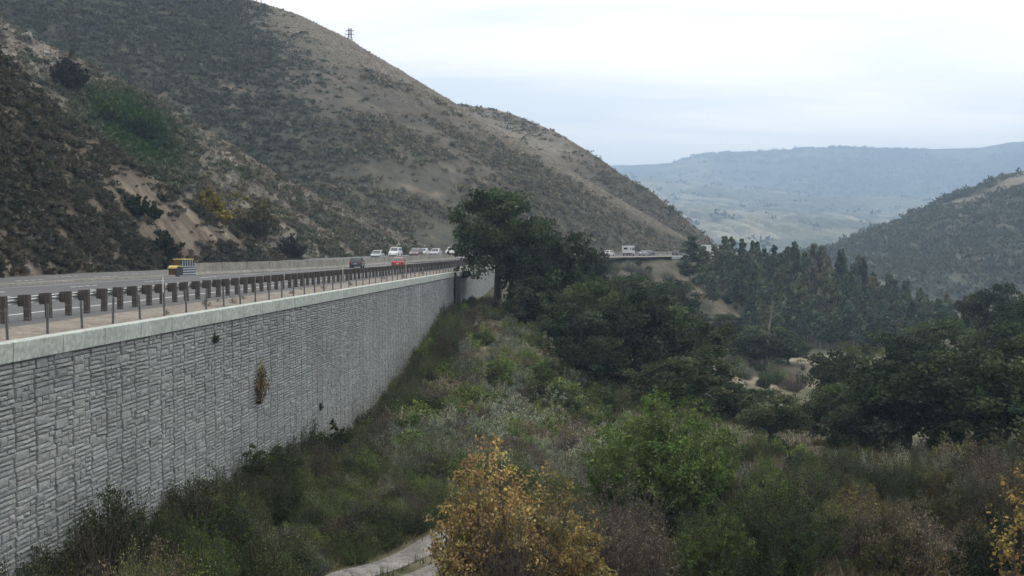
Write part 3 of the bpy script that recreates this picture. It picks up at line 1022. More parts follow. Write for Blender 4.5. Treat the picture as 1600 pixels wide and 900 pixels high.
def shrub_proto(seed, leafc, n_stem=70, k=42, H=1.0, W=1.25, L=.10, asp=.42, erect=.5, twig=None, droop=0., tipc=None, tipn=0, up=.6, t0=.3):
    """many stems fanning from one root, leaves along the upper part of each; returns foliage mesh and stem mesh"""
    r = np.random.default_rng(1300 + seed)
    tw = Twigs(); P0 = []; AX = []; C = []
    for i in range(n_stem):
        a = r.random() * 6.283; u = r.random() ** .6
        hh = H * (.62 + .45 * r.random()) * math.sqrt(max(.12, 1 - (u * .92) ** 2)) * (1 + .25 * math.sin(a * 3 + seed))
        e = np.array([math.cos(a) * u * W * .5 * (1 + .2 * math.sin(a * 2 + seed * 1.7)), math.sin(a) * u * W * .5, hh])
        b = np.array([e[0] * .25, e[1] * .25, -.12 * H])
        q = curve(b, e, -.04 + droop * .2, .05, 5, r)
        tw.add(q, np.linspace(.014, .004, 5) * H, 3)
        t = t0 + (1.03 - t0) * r.random(k) ** .6
        pos = np.stack([np.interp(t, np.linspace(0, 1, 5), q[:, m]) for m in range(3)], -1)
        sp = .075 * H * (1.15 - t * .6)
        pos += r.normal(0, 1, (k, 3)) * sp[:, None]
        dr = unit(e - b)
        AX.append(unit(rand_dirs(k, r) + dr * erect + np.array((0, 0, up - .5))))
        P0.append(pos)
        cc = vary(leafc, 1, r, .2, .06)
        C.append(np.broadcast_to(cc, (k, 3)) * np.exp(r.normal(0, .24, (k, 1))))
        if tipn:
            P0.append(e + r.normal(0, .05 * H, (tipn, 3)) + (0, 0, .02)); AX.append(rand_dirs(tipn, r))
            C.append(vary(tipc, tipn, r, .15, .05))
    pos = np.concatenate(P0); ax = np.concatenate(AX); c = np.concatenate(C)
    kz = H / np.percentile(pos[:, 2], 99.3)
    pos[:, 2] = np.maximum(pos[:, 2] * kz, .0)
    for q in tw.v: q[:, 2] *= kz
    Lh = L * (.6 + .8 * r.random(len(pos)))
    V, F = leaf_quads(pos, ax, Lh, Lh * asp, r)
    return np_mesh('shrub_foliage', V, [F], M['leaf'], col=np.repeat(c, 4, 0)), tw.mesh('shrub_stems', M['twig'])


class Plant:
    """a prototype: parts as (part name, mesh); put() makes one thing from it"""
    def __init__(s, name, parts, cat, size): s.name, s.parts, s.cat, s.size = name, parts, cat, size

    def put(s, loc, scale, rz, label, group=None):
        e = empty(s.name, loc, rz); e.scale = scale
        tag(e, label, s.cat, group)
        for pn, me in s.parts: obj(pn, me, e)
        return e


OAKS = [Plant('oak_tree', list(zip(('trunk', 'crown'), oak_proto(*a))), 'tree', a[1:3]) for a in
        ((1, 12, 11, 6, .0), (2, 12, 10, 7, .4), (3, 12, 12, 6, -.3, (.044, .062, .034)), (4, 12, 9, 7, .1, (.054, .068, .04)), (5, 12, 10.5, 6, .0, (.048, .07, .036), .8, .12), (6, 12, 13, 6, .1, (.048, .068, .036), 1.15, 0, .25))]
EUCS = [Plant('eucalyptus_tree', list(zip(('trunk', 'crown'), euc_proto(*a))), 'tree', (a[2], a[1])) for a in
        ((1, 30, 5.6), (2, 30, 4.6, (.12, .148, .095)), (3, 30, 6.4, (.085, .12, .078)), (4, 30, 5.2, (.14, .155, .098), .36), (5, 30, 4.4, (.098, .128, .084), .2), (6, 30, 6.0, (.11, .135, .088), .3))]

# ---- oaks: (px, base py, distance, crown width px, top py, prototype, label)
OAK_LIST = [
    (780, 486, 140, 138, 298, 5, 'tall dark oak rising above the road at the far end of the block wall'),
    (835, 510, 134, 112, 345, 0, 'leaning dark oak right beside the tallest oak at the end of the wall'),
    (876, 508, 150, 115, 366, 4, 'rounded oak just right of the two tall oaks at the end of the wall'),
    (915, 500, 168, 85, 392, 3, 'oak crown whose top reaches up to the white cars on the far road'),
    (985, 500, 190, 120, 430, 1, 'low oak under the stretch of road with the white motorhome'),
    (1050, 520, 215, 90, 440, 0, 'small oak on the brown bank below the far road'),
    (930, 548, 122, 118, 440, 1, 'oak on the spur with a dark forked trunk showing below its crown'),
    (845, 522, 130, 95, 435, 3, 'low oak on the spur under the second tall oak, touching the shrub slope'),
    (893, 566, 114, 100, 478, 4, 'low oak halfway down the spur edge between the shrub slope and the ravine'),
    (935, 612, 104, 105, 528, 0, 'low oak at the lower end of the spur edge behind the bright green bush'),
    (990, 604, 112, 150, 462, 3, 'broad oak in the middle of the ravine behind the bright green bush'),
    (1050, 612, 122, 150, 478, 0, 'broad oak on the right of the ravine cluster facing the eucalyptus grove'),
    (1090, 642, 112, 130, 540, 4, 'lower oak at the right end of the ravine cluster beside the pale bare slope'),
    (1060, 655, 100, 140, 560, 2, 'dark oak directly behind the top of the bright green bush'),
    (1140, 665, 108, 90, 600, 1, 'dark oak between the ravine cluster and the small spreading valley oak'),
    (1204, 700, 95, 92, 612, 3, 'small spreading valley oak with bare lower limbs on the edge of the flat'),
    (1185, 600, 205, 120, 510, 0, 'shaded oak around the foot of the bare white snag'),
    (1128, 560, 240, 90, 492, 2, 'shaded oak left of the bare white snag'),
    (1230, 580, 215, 70, 535, 4, 'small oak right of the snag beside the tan grass slope'),
    (1330, 650, 128, 130, 540, 0, 'oak at the left front of the right hand wood beside the tan grass slope'),
    (1385, 640, 138, 150, 522, 2, 'oak behind the left front of the right hand wood with a rounded top'),
    (1470, 640, 145, 150, 500, 1, 'oak in the middle of the right hand wood below the end of the eucalyptus grove'),
    (1552, 590, 180, 100, 447, 3, 'flat topped oak standing highest in the right hand wood against the blue hill'),
    (1620, 600, 150, 130, 462, 4, 'oak at the right edge of the photo behind the flat topped oak'),
    (1420, 712, 88, 190, 566, 4, 'wide oak in the front row of the right hand wood, left one'),
    (1530, 722, 84, 210, 552, 0, 'widest oak in the front row of the right hand wood, middle one'),
    (1625, 730, 80, 190, 520, 2, 'oak in the front row of the right hand wood cut by the right edge'),
    (1300, 700, 98, 110, 600, 1, 'low oak at the left end of the front row of the right hand wood'),
    (1350, 712, 90, 110, 612, 3, 'low dark oak filling the gap between the front row oaks of the right hand wood'),
    (1570, 640, 125, 150, 505, 1, 'oak between the flat topped oak and the widest front oak'),
]
for (px, by, d, w, ty, k, lab) in OAK_LIST:
    q = P(px, by, d); t = P(px, ty, d)
    z = gz(q[0], q[1])
    pr = OAKS[k]
    h = t[2] - z
    sx = w * 1.15 / FPX * d / pr.size[0]
    pr.put((q[0], q[1], z), (sx, sx, h / pr.size[1]), random.random() * 6.28 if k != 1 else random.random() * .6, lab, 'dark oaks in the ravine and on the valley sides')

# ---- eucalyptus grove
tops = np.array([(1085, 385), (1110, 378), (1140, 370), (1165, 380), (1200, 392), (1240, 386), (1280, 378), (1312, 392), (1345, 410), (1360, 432), (1400, 432), (1440, 446), (1480, 462), (1500, 470)], float)
er = np.random.default_rng(77)
rows = ((338, 0, 1128, 1480, 36), (322, 8, 1112, 1500, 37), (306, 28, 1112, 1505, 35), (290, 54, 1122, 1510, 32), (274, 88, 1165, 1500, 26))
for ri, (d0, dy, x0, x1, n) in enumerate(rows):
    for i in range(n):
        px = x0 + (x1 - x0) * (i + .5 + er.normal(0, .28)) / n
        d = d0 + er.normal(0, 5)
        ty = np.interp(px, tops[:, 0], tops[:, 1]) + dy + er.random() ** 1.3 * 44 - 10
        q = P(px, 500, d); z = gz(q[0], q[1])
        t = P(px, ty, d)[2]
        h = max(t - z, 9)
        pr = EUCS[er.integers(0, 6)]
        sx = (h / 30) * .5 + .48 + er.normal(0, .06)
        sx *= .95
        lab = ('tall slender eucalyptus in the back of the dense grove below the far road', 'slender eucalyptus in the middle of the dense grove below the far road', 'eucalyptus in the front of the dense grove above the valley oaks')[0 if ri < 2 else 1 if ri < 4 else 2]
        grp = ('eucalyptus trees at the back of the grove', 'eucalyptus trees in the middle of the grove', 'eucalyptus trees at the front of the grove')[0 if ri < 2 else 1 if ri < 4 else 2]
        pr.put((q[0], q[1], z), (sx, sx, h / 30), er.random() * 6.28, lab, grp)
for px, ty, by, d, w, lab in ((1078, 368, 452, 296, 1.15, 'open young eucalyptus growing in front of the far road near its vanishing point'),
                              (1100, 384, 470, 292, .9, 'small open eucalyptus right of the one in front of the far road'),
                              (1112, 430, 500, 285, .8, 'short eucalyptus on the brown bank at the left foot of the grove')):
    q = P(px, by, d); z = gz(q[0], q[1]); h = P(px, ty, d)[2] - z
    EUCS[5].put((q[0], q[1], z), (w, w, h / 30), 1.3 + px, lab)

# ---- bare snag in the ravine
r = np.random.default_rng(5)
q = P(1199, 592, 205); zb = gz(q[0], q[1]); zt = P(1199, 470, 205)[2]
e = empty('dead_tree', (q[0], q[1], zb)); tag(e, 'bare pale dead tree trunk standing before the eucalyptus grove', 'tree')
tw = Twigs(); hh = zt - zb
tr_ = curve((-.5, 0, -.8), (.9, 0, hh), 0, .015, 9, r); tw.add(tr_, np.linspace(.42, .07, 9), 7)
obj('trunk', tw.mesh('dead_trunk', M['snag_bark']), e)
for t, dx, dz, rad0 in ((.28, -4.2, -1.0, .13), (.5, 2.0, 1.2, .09), (.62, -1.8, 1.2, .08), (.74, 1.6, 1.4, .07), (.83, -1.2, 1.2, .06), (.9, 1.0, 1.0, .05), (.38, 1.6, -.6, .08)):
    b0 = np.array([np.interp(t, np.linspace(0, 1, 9), tr_[:, a]) for a in range(3)])
    tw = Twigs(); tw.add(curve(b0, b0 + (dx, r.normal(0, .5), dz), .08, .06, 5, r), np.linspace(rad0, .03, 5), 5)
    obj('branch', tw.mesh('dead_branches', M['snag_bark']), e)

# ---- shrubs
def SP(name, *a, **k):
    f, s = shrub_proto(*a, **k)
    return Plant(name, [('foliage', f), ('stems', s)], 'shrub', (k.get('W', 1.25), k.get('H', 1.0)))


COY = [SP('coyote_brush', 1, (.06, .08, .036), n_stem=85, k=44, L=.085, H=1.0, W=1.15), SP('coyote_brush', 2, (.08, .096, .04), n_stem=80, k=44, L=.08, H=1.0, W=1.2), SP('coyote_brush', 3, (.055, .07, .036), n_stem=85, k=44, L=.085, W=1.1)]
GRN = [SP('green_shrub', 11, (.115, .16, .054), n_stem=75, k=40, L=.085, W=1.3, up=.8), SP('green_shrub', 12, (.15, .178, .062), n_stem=75, k=38, L=.085, W=1.4, up=.8)]
SAGEP = [SP('sagebrush', 21, (.29, .31, .24), n_stem=80, k=34, L=.075, asp=.3, W=1.6, H=.85, up=.9, erect=.9), SP('sagebrush', 22, (.24, .26, .19), n_stem=80, k=34, L=.075, asp=.3, W=1.55, H=.85, up=.9, erect=.9)]
BRN = [SP('buckwheat_shrub', 31, (.20, .17, .13), n_stem=90, k=22, L=.06, asp=.35, W=1.6, H=.8, up=.9, erect=.9, tipc=(.32, .27, .2), tipn=4), SP('buckwheat_shrub', 32, (.15, .13, .105), n_stem=90, k=24, L=.065, asp=.35, W=1.5, H=.8, up=.9, erect=.9, tipc=(.12, .1, .08), tipn=3)]

sr = np.random.default_rng(42)
BIGC = [SP('coyote_brush', 51, (.055, .072, .034), n_stem=150, k=62, L=.034, H=1.0, W=1.15, t0=.2), SP('coyote_brush', 52, (.07, .088, .038), n_stem=150, k=62, L=.034, H=1.0, W=1.2, t0=.2), SP('coyote_brush', 53, (.06, .058, .036), n_stem=150, k=55, L=.034, H=1.0, W=1.1, t0=.2)]
BIGG = [SP('green_shrub', 55, (.105, .15, .048), n_stem=140, k=60, L=.036, H=1.0, W=1.3, t0=.25, up=.8), SP('green_shrub', 56, (.13, .16, .056), n_stem=140, k=60, L=.036, H=1.0, W=1.35, t0=.25, up=.8)]
BIGB = [SP('buckwheat_shrub', 57, (.16, .135, .105), n_stem=170, k=36, L=.028, asp=.35, W=1.5, H=.8, up=.9, erect=.9, tipc=(.28, .24, .18), tipn=4)]
BIGS = [SP('sagebrush', 58, (.21, .23, .175), n_stem=150, k=55, L=.036, asp=.3, W=1.5, H=.85, up=.9, erect=.9)]
NEARV = {'coyote_brush': BIGC, 'green_shrub': BIGG, 'buckwheat_shrub': BIGB, 'sagebrush': BIGS}



def put_at(pl, x, y, h, w, label, group, sink=.08, jit=.2):
    if (y < 66 or h > 2.2) and pl.name in NEARV: pl = NEARV[pl.name][sr.integers(0, len(NEARV[pl.name]))]
    z = gz(x, y)
    sxy = w / pl.size[0] * (1 + sr.normal(0, jit * .4)); sz = h / pl.size[1]
    return pl.put((x, y, z - sink * h), (sxy, sxy * (1 + sr.normal(0, .1)), sz), sr.random() * 6.28, label, group)


# foot of the wall: target top line of the shrubs in the photo
foot = np.array([(0, 880), (60, 862), (110, 850), (135, 770), (190, 785), (240, 772), (300, 752), (360, 728), (430, 700), (480, 672), (530, 672), (560, 662), (590, 622), (620, 590), (645, 560), (665, 530), (685, 492), (706, 472), (740, 464)], float)
y = 27.5
i = 0
while y < 150:
    for lay, (off, hf) in enumerate(((.8, 1.0), (2.1, .84), (3.6, .66))):
        yy = y + sr.normal(0, .5) + lay * .35
        x = float(wall_x(yy)) + off + sr.normal(0, .2)
        px = 800 + x / yy * FPX
        zt = P(px, np.interp(px, foot[:, 0], foot[:, 1]), yy)[2]
        z = gz(x, yy)
        h = np.clip((zt - z) * hf * (1.0 + sr.normal(0, .10)), .7, 4.6)
        w = np.clip(h * (.95 + .4 * sr.random()), 1.1, 3.2)
        pl = (BIGC + BIGC + GRN)[sr.integers(0, 8)] if lay < 2 and h > 1.6 else (COY + GRN + BRN)[sr.integers(0, 7)]
        near = yy < 60
        lab = {'coyote_brush': 'dark green coyote brush crowded against the foot of the block wall', 'green_shrub': 'mid green shrub in the row along the foot of the block wall', 'buckwheat_shrub': 'brown dry shrub in the row along the foot of the block wall'}[pl.name]
        put_at(pl, x, yy, h, w, lab, lab.split(' in ')[0].split(' crowded')[0] + ' along the wall')
        i += 1
    y += 1.45 + y * .012

# the slope below the wall
spur = np.array([(470, 690), (707, 474), (760, 478), (800, 512), (850, 556), (900, 598), (945, 640)], float)
SLAB = {'coyote_brush': 'dark green bush on the open slope below the wall', 'green_shrub': 'bright green bush on the open slope below the wall',
        'sagebrush': 'grey sagebrush mound on the open slope below the wall', 'buckwheat_shrub': 'dry brown buckwheat mound on the open slope below the wall'}
cnt = 0
tries = 0
while cnt < 520 and tries < 9000:
    tries += 1
    px = sr.uniform(330, 960); yd = 38 * (150 / 38) ** sr.random()
    x = (px - 800) / FPX * yd
    if x < wall_x(yd) + 3.6: continue
    z = gz(x, yd)
    # screen row of this ground point
    py = 390 + (CAMZ - z) / yd * FPX
    if py < 455 or py > 915: continue
    if px > np.interp(py, spur[1:, 1], spur[1:, 0]) + 25: continue
    if np.min(np.hypot(tr[:, 0] - x, tr[:, 1] - yd)) < 2.2: continue
    n1 = float(vnoise(np.array([x / 6]), np.array([yd / 9]), 6)[0])
    if sr.random() < .12: continue
    pool = SAGEP * 3 + BRN + GRN * 2 if n1 > .5 else GRN * 3 + COY + BRN + SAGEP
    pl = pool[sr.integers(0, len(pool))]
    h = sr.uniform(1.0, 1.9) * (1 if yd > 55 else .62) * (1 if pl.name != 'coyote_brush' else 1.25)
    put_at(pl, x, yd, h, h * sr.uniform(1.5, 2.4), SLAB[pl.name], SLAB[pl.name].split(' on ')[0] + 's on the slope')
    cnt += 1

# the flat: brush between the foreground bushes and the oaks
FLAB = {'coyote_brush': 'dark bush on the brushy valley floor right of the green bush', 'green_shrub': 'green bush on the brushy valley floor right of the green bush',
        'sagebrush': 'grey bush on the brushy valley floor right of the green bush', 'buckwheat_shrub': 'brown weedy bush on the brushy valley floor right of the green bush'}
OLV = [SP('olive_brush', 41, (.10, .095, .04), n_stem=80, k=36, L=.085, W=1.3, up=.8), SP('olive_brush', 42, (.125, .108, .048), n_stem=80, k=30, L=.08, W=1.3, up=.8, tipc=(.17, .14, .07), tipn=3)]
FLAB['olive_brush'] = 'olive yellow brush on the brushy valley floor right of the green bush'
cnt = 0; tries = 0
while cnt < 320 and tries < 9000:
    tries += 1
    px = sr.uniform(1060, 1800); yd = 44 * (105 / 44) ** sr.random()
    x = (px - 800) / FPX * yd
    z = gz(x, yd); py = 390 + (CAMZ - z) / yd * FPX
    if py < 690 or py > 960: continue
    pool = OLV * 3 + BRN * 2 + GRN * 2 + COY * 3 + SAGEP
    if px < 1330 and py > 760: pool = GRN * 3 + COY * 3 + OLV
    pl = pool[sr.integers(0, len(pool))]
    h = sr.uniform(1.3, 2.9) * (1 if yd < 68 else .5)
    if abs(px - 1200) < 160 and yd < 47: continue
    put_at(pl, x, yd, h, h * sr.uniform(1.0, 1.6), FLAB[pl.name], FLAB[pl.name].split(' on ')[0] + 's on the valley floor')
    cnt += 1


# brown bank below the far road
BLAB = {'coyote_brush': 'dark bush on the brown bank between the far road and the ravine oaks', 'green_shrub': 'green bush on the brown bank between the far road and the ravine oaks',
        'sagebrush': 'grey bush on the brown bank between the far road and the ravine oaks', 'buckwheat_shrub': 'brown bush on the brown bank between the far road and the ravine oaks'}
cnt = 0; tries = 0
while cnt < 240 and tries < 6000:
    tries += 1
    px = sr.uniform(940, 1260); yd = sr.uniform(170, 335)
    x = (px - 800) / FPX * yd
    j = int(np.argmin(np.hypot(RAIL[:, 0] - x, RAIL[:, 1] - yd)))
    if (np.array([x, yd]) - RAIL[j]) @ RAILN[j] > -5.0: continue
    if float(vnoise(np.array([x / 11]), np.array([yd / 14]), 9)[0]) < .24: continue
    pl = (BRN * 3 + SAGEP * 2 + COY * 2 + GRN)[sr.integers(0, 18)]
    h = sr.uniform(1.2, 3.2)
    put_at(pl, x, yd, h, h * sr.uniform(1.2, 2.0), BLAB[pl.name], BLAB[pl.name].split(' on ')[0] + 's on the bank below the far road')
    cnt += 1

# ---- larger foreground bushes and saplings
def big_bush(name, seed, H, W, leafc, n_stem, k, L, asp=.6, label='', loc=(0, 0, 0), tipc=None, tipn=0, t0=.25, stem_mat='twig', up=.5, cat='bush', mix=None, lump=6, spread=.12, rs=.03):
    """several leading stems with side twigs; leaves sit on the twigs"""
    r = np.random.default_rng(2000 + seed)
    tw = Twigs(); PP = []; AX = []; C = []
    for i in range(n_stem):
        a = 6.283 * (i + r.random()) / n_stem * 1.0; u = r.random() ** .55
        hh = H * (.55 + .47 * r.random()) * math.sqrt(max(.16, 1 - (u * .9) ** 2))
        e = np.array([math.cos(a) * u * W * .5, math.sin(a) * u * W * .5, hh])
        b = np.array([e[0] * .18, e[1] * .18, -.3])
        q = curve(b, e, .02, .05, 8, r)
        tw.add(q, np.linspace(rs, rs * .22, 8), 4)
        c0 = leafc if mix is None else np.array(leafc) * (1 - (f := r.random())) + np.array(mix) * f
        for j in range(lump):
            t = t0 + (1 - t0) * (j + r.random()) / lump
            p0 = np.array([np.interp(t, np.linspace(0, 1, 8), q[:, m]) for m in range(3)])
            a2 = r.random() * 6.283
            e2 = p0 + np.array([math.cos(a2), math.sin(a2), .55 + .4 * r.random()]) * H * spread * (1.25 - t * .6) * (.6 + .7 * r.random())
            q2 = curve(p0, e2, .03, .08, 4, r)
            tw.add(q2, np.linspace(rs * .35, rs * .12, 4), 3)
            tt = .2 + .85 * r.random(k)
            pos = np.stack([np.interp(tt, np.linspace(0, 1, 4), q2[:, m]) for m in range(3)], -1) + r.normal(0, H * .018, (k, 3))
            PP.append(pos); AX.append(unit(rand_dirs(k, r) + (0, 0, up - .5)))
            C.append(vary(c0, 1, r, .16, .06) * np.exp(r.normal(0, .25, (k, 1))))
            if tipn:
                PP.append(e2 + r.normal(0, H * .015, (tipn, 3))); AX.append(rand_dirs(tipn, r)); C.append(vary(tipc, tipn, r, .2, .08))
    pos = np.concatenate(PP); ax = np.concatenate(AX); c = np.concatenate(C)
    kz = H / np.percentile(pos[:, 2], 99.6); kw = W * .5 / np.percentile(np.hypot(pos[:, 0], pos[:, 1]), 97)
    pos[:, 2] = np.maximum(pos[:, 2] * kz, .02); pos[:, :2] *= kw
    for q in tw.v: q[:, 2] *= kz; q[:, :2] *= kw
    Lh = L * (.55 + .8 * r.random(len(pos)))
    V, F = leaf_quads(pos, ax, Lh, Lh * asp, r)
    e = empty(name, loc); tag(e, label, cat)
    obj('foliage', np_mesh('foliage', V, [F], M['leaf'], col=np.repeat(c, 4, 0)), e)
    obj('stems', tw.mesh('stems', M[stem_mat]), e)
    return e


def bush_at(px, top, d, **k):
    x = (px - 800) / FPX * d; z = gz(x, d)
    H = P(px, top, d)[2] - z
    W = k.pop('wpx') / FPX * d
    return big_bush(H=H, W=W, loc=(x, d, z), **k)


YEL = (.46, .365, .14); RUS = (.33, .22, .11)
bush_at(782, 690, 37, wpx=170, name='sycamore_sapling', seed=1, leafc=YEL, mix=RUS, n_stem=34, k=26, L=.12, asp=.75, label='yellow leaved sapling with the tallest point beside the end of the track', t0=.3, lump=9, cat='tree')
bush_at(722, 748, 37.5, wpx=110, name='sycamore_sapling', seed=2, leafc=YEL, mix=RUS, n_stem=28, k=24, L=.12, asp=.75, label='yellow leaved sapling at the left edge of the clump touching the track', t0=.22, lump=9, cat='tree')
bush_at(855, 742, 38.5, wpx=165, name='sycamore_sapling', seed=3, leafc=YEL, mix=(.24, .21, .09), n_stem=40, k=26, L=.115, asp=.75, label='rusty leaved sapling between the yellow sapling and the brown twiggy bush', t0=.35, lump=8, cat='tree')
bush_at(905, 812, 36, wpx=110, name='sycamore_sapling', seed=4, leafc=(.37, .30, .11), mix=(.32, .22, .09), n_stem=26, k=24, L=.12, asp=.75, label='low yellow sapling at the bottom edge in front of the brown twiggy bush', t0=.3, lump=7, cat='tree')
bush_at(795, 800, 35.5, wpx=170, name='bramble_thicket', seed=5, leafc=(.07, .06, .052), mix=(.05, .045, .04), n_stem=60, k=10, L=.08, asp=.4, label='dark bare bramble thicket at the foot of the yellow saplings', t0=.1, lump=7)
bush_at(955, 738, 42, wpx=170, name='dry_brush', seed=6, leafc=(.19, .165, .12), mix=(.12, .11, .08), n_stem=70, k=10, L=.085, asp=.4, label='brown twiggy bush with pale dry seed heads left of the green bush', tipc=(.33, .28, .2), tipn=3, t0=.2, lump=8, up=.9)
bush_at(1010, 770, 39, wpx=130, name='dry_brush', seed=7, leafc=(.15, .135, .10), mix=(.10, .095, .07), n_stem=55, k=9, L=.085, asp=.4, label='brown twiggy bush with pale dry seed heads in front of the green bush', tipc=(.33, .28, .2), tipn=3, t0=.2, lump=8, up=.9)
bush_at(1045, 628, 52, wpx=220, name='green_bush', seed=8, leafc=(.082, .132, .04), mix=(.12, .17, .06), n_stem=80, k=62, L=.145, asp=.6, label='large bright green leafy bush in the middle of the valley floor', t0=.15, lump=10, spread=.15, up=.9)
bush_at(958, 668, 56, wpx=85, name='green_bush', seed=9, leafc=(.07, .11, .038), n_stem=30, k=36, L=.135, asp=.55, label='smaller bright green bush joined to the left of the large one', t0=.15, lump=9, spread=.14, up=.9)
bush_at(1120, 720, 52, wpx=90, name='green_bush', seed=10, leafc=(.04, .07, .02), n_stem=22, k=18, L=.15, asp=.55, label='darker green bush low on the right of the large bright bush', t0=.1, lump=9, spread=.14, up=.8)
bush_at(1200, 765, 42, wpx=270, name='willow_brush', seed=11, leafc=(.04, .056, .022), mix=(.055, .07, .028), n_stem=95, k=40, L=.12, asp=.45, label='wide dark green thicket at the bottom edge right of the brown twiggy bushes', t0=.12, lump=9, up=.8)
bush_at(1120, 800, 40, wpx=130, name='willow_brush', seed=12, leafc=(.06, .085, .032), n_stem=50, k=36, L=.12, asp=.45, label='dark green thicket at the bottom edge directly below the bright green bush', t0=.12, lump=9, up=.8)
bush_at(1572, 800, 38, wpx=150, name='willow_brush', seed=13, leafc=(.026, .036, .018), n_stem=56, k=36, L=.12, asp=.45, label='very dark thicket in the bottom right corner', t0=.12, lump=9, up=.8)
bush_at(1592, 728, 36, wpx=80, name='sycamore_sapling', seed=14, leafc=(.38, .28, .09), mix=(.26, .19, .07), n_stem=11, k=9, L=.14, asp=.75, label='yellow leaved sapling cut by the right edge of the photo', t0=.4, lump=7, cat='tree')
bush_at(1370, 705, 74, wpx=110, name='willow_brush', seed=15, leafc=(.11, .09, .035), mix=(.16, .105, .035), n_stem=40, k=16, L=.13, asp=.5, label='ochre coloured bush at the edge of the right hand wood', t0=.15, lump=8)
bush_at(1465, 718, 70, wpx=95, name='dry_brush', seed=16, leafc=(.12, .12, .06), mix=(.07, .07, .045), n_stem=34, k=12, L=.11, asp=.5, label='pale olive twiggy bush before the dark front oaks', t0=.3, lump=8, tipc=(.25, .24, .14), tipn=3)
bush_at(1255, 640, 110, wpx=70, name='dry_brush', seed=17, leafc=(.10, .09, .08), mix=(.07, .065, .055), n_stem=34, k=14, L=.17, asp=.4, label='grey leafless bush right of the small spreading valley oak', t0=.2, lump=8, rs=.05)

for (px, top, d, w_, c, c2, lab, sd) in (
        (178, 768, 36.0, 120, (.05, .066, .026), (.07, .08, .036), 'tall rounded bush against the wall nearest the left edge', 31),
        (250, 800, 37.5, 110, (.066, .085, .03), (.05, .06, .028), 'green rounded bush in front of the wall, second from the left edge', 32),
        (312, 752, 42.0, 120, (.045, .06, .026), (.062, .07, .034), 'dark rounded bush against the wall above the track', 33),
        (425, 700, 53.0, 120, (.036, .05, .024), (.05, .062, .028), 'big dark bush against the wall left of the small dark wall weed', 34),
        (520, 665, 66.0, 90, (.04, .056, .026), (.055, .068, .03), 'dark rounded bush where the wall foot meets the open slope', 35),
        (345, 790, 41.0, 100, (.075, .105, .034), (.055, .075, .03), 'bright green low bush above the track in front of the dark ones', 36),
        (470, 775, 50.0, 90, (.08, .11, .036), (.06, .08, .032), 'bright green low bush on the bank above the end of the track', 37),
        (70, 855, 33.0, 110, (.05, .055, .03), (.066, .075, .034), 'olive bush hiding the wall foot in the bottom left corner', 38)):
    bush_at(px, top, d, wpx=w_, name='wall_bush', seed=sd, leafc=c, mix=c2, n_stem=56, k=34, L=.105 * d / 42, asp=.5, label=lab, t0=.15, lump=9, spread=.15, up=.85)

# bushes on the hillside seen one by one
def hill_at(H, px, py):
    """point of a hill surface that the photo pixel shows"""
    pxs, v, X = H
    j = np.argmin(abs(pxs - px))
    pyy = 390 + (CAMZ - X[:, j, 2]) / X[:, j, 1] * FPX
    i = np.argmin(abs(pyy - py))
    return X[i, j]


for (px, py, hpx, wpx, H, c, lab, sd) in (
        (328, 340, 44, 40, H_spur, (.27, .21, .03), 'bright yellow flowering bush on the hillside above the yellow topped cushion', 21),
        (345, 352, 30, 34, H_spur, (.24, .19, .035), 'smaller yellow bush just right of the bright yellow hillside bush', 22),
        (402, 372, 60, 70, H_spur, (.12, .10, .045), 'ochre brown bush on the hillside right of the yellow bush', 23),
        (455, 404, 34, 44, H_spur, (.05, .045, .04), 'dark leafless bush at the foot of the hillside behind the barrier', 24),
        (212, 334, 30, 44, H_cut, (.034, .048, .022), 'dark round bush on the bare tan soil of the road cut', 25),
        (240, 338, 18, 30, H_cut, (.038, .05, .024), 'small dark bush right of the round bush on the road cut', 26),
        (222, 218, 50, 62, H_spur, (.045, .085, .03), 'deep green bush in the gully below the grassy spur', 27),
        (170, 188, 36, 44, H_spur, (.06, .09, .036), 'green bush left of the deep green one in the gully', 28),
        (110, 140, 50, 60, H_spur, (.045, .04, .034), 'dark reddish bush in the upper gully near the left top', 29),
        (258, 400, 40, 60, H_cut, (.035, .045, .022), 'dark bush at the foot of the road cut behind the cushion', 30)):
    q = hill_at(H, px, py); d = q[1]
    big_bush(name='hillside_bush', seed=sd, H=hpx / FPX * d * 1.05, W=wpx / FPX * d, leafc=c, n_stem=34, k=14, L=.62 * d / 220, asp=.6, label=lab, loc=(q[0], q[1] - .5, q[2] - .3), t0=.1, lump=8, spread=.16, rs=.05)

# ---- pale rock outcrops on the upper spur and the road cut
M['rock'] = mat_noisy('weathered_rock', (.20, .19, .175), (.42, .40, .37), .8, .95, .9, .15, fine=4)


def rock(H, px, py, wpx, hpx, label, seed):
    r = np.random.default_rng(4000 + seed)
    q = hill_at(H, px, py); d = q[1]
    bm = bmesh.new(); bmesh.ops.create_icosphere(bm, subdivisions=4, radius=1.0)
    pv = [(unit(r.normal(size=3)), .45 + .4 * r.random()) for _ in range(16)]
    for v_ in bm.verts:
        p = np.array(v_.co)
        for nn, dd in pv:
            e_ = p @ nn - dd
            if e_ > 0: p = p - nn * e_ * .92
        p *= 1 + .10 * (vnoise(np.array([p[0] * 4 + seed]), np.array([p[1] * 4 + p[2] * 3]), 2)[0] - .5)
        v_.co = p
    me = bpy.data.meshes.new('rock_outcrop'); bm.to_mesh(me); bm.free(); me.materials.append(M['rock'])
    o = obj('rock_outcrop', me); o.location = (q[0], q[1], q[2]); s_ = .75 / FPX * d
    o.scale = (wpx * s_, wpx * s_ * .8, hpx * s_); o.rotation_euler = (r.normal(0, .2), .35, r.random() * 6)
    tag(o, label, 'rock')


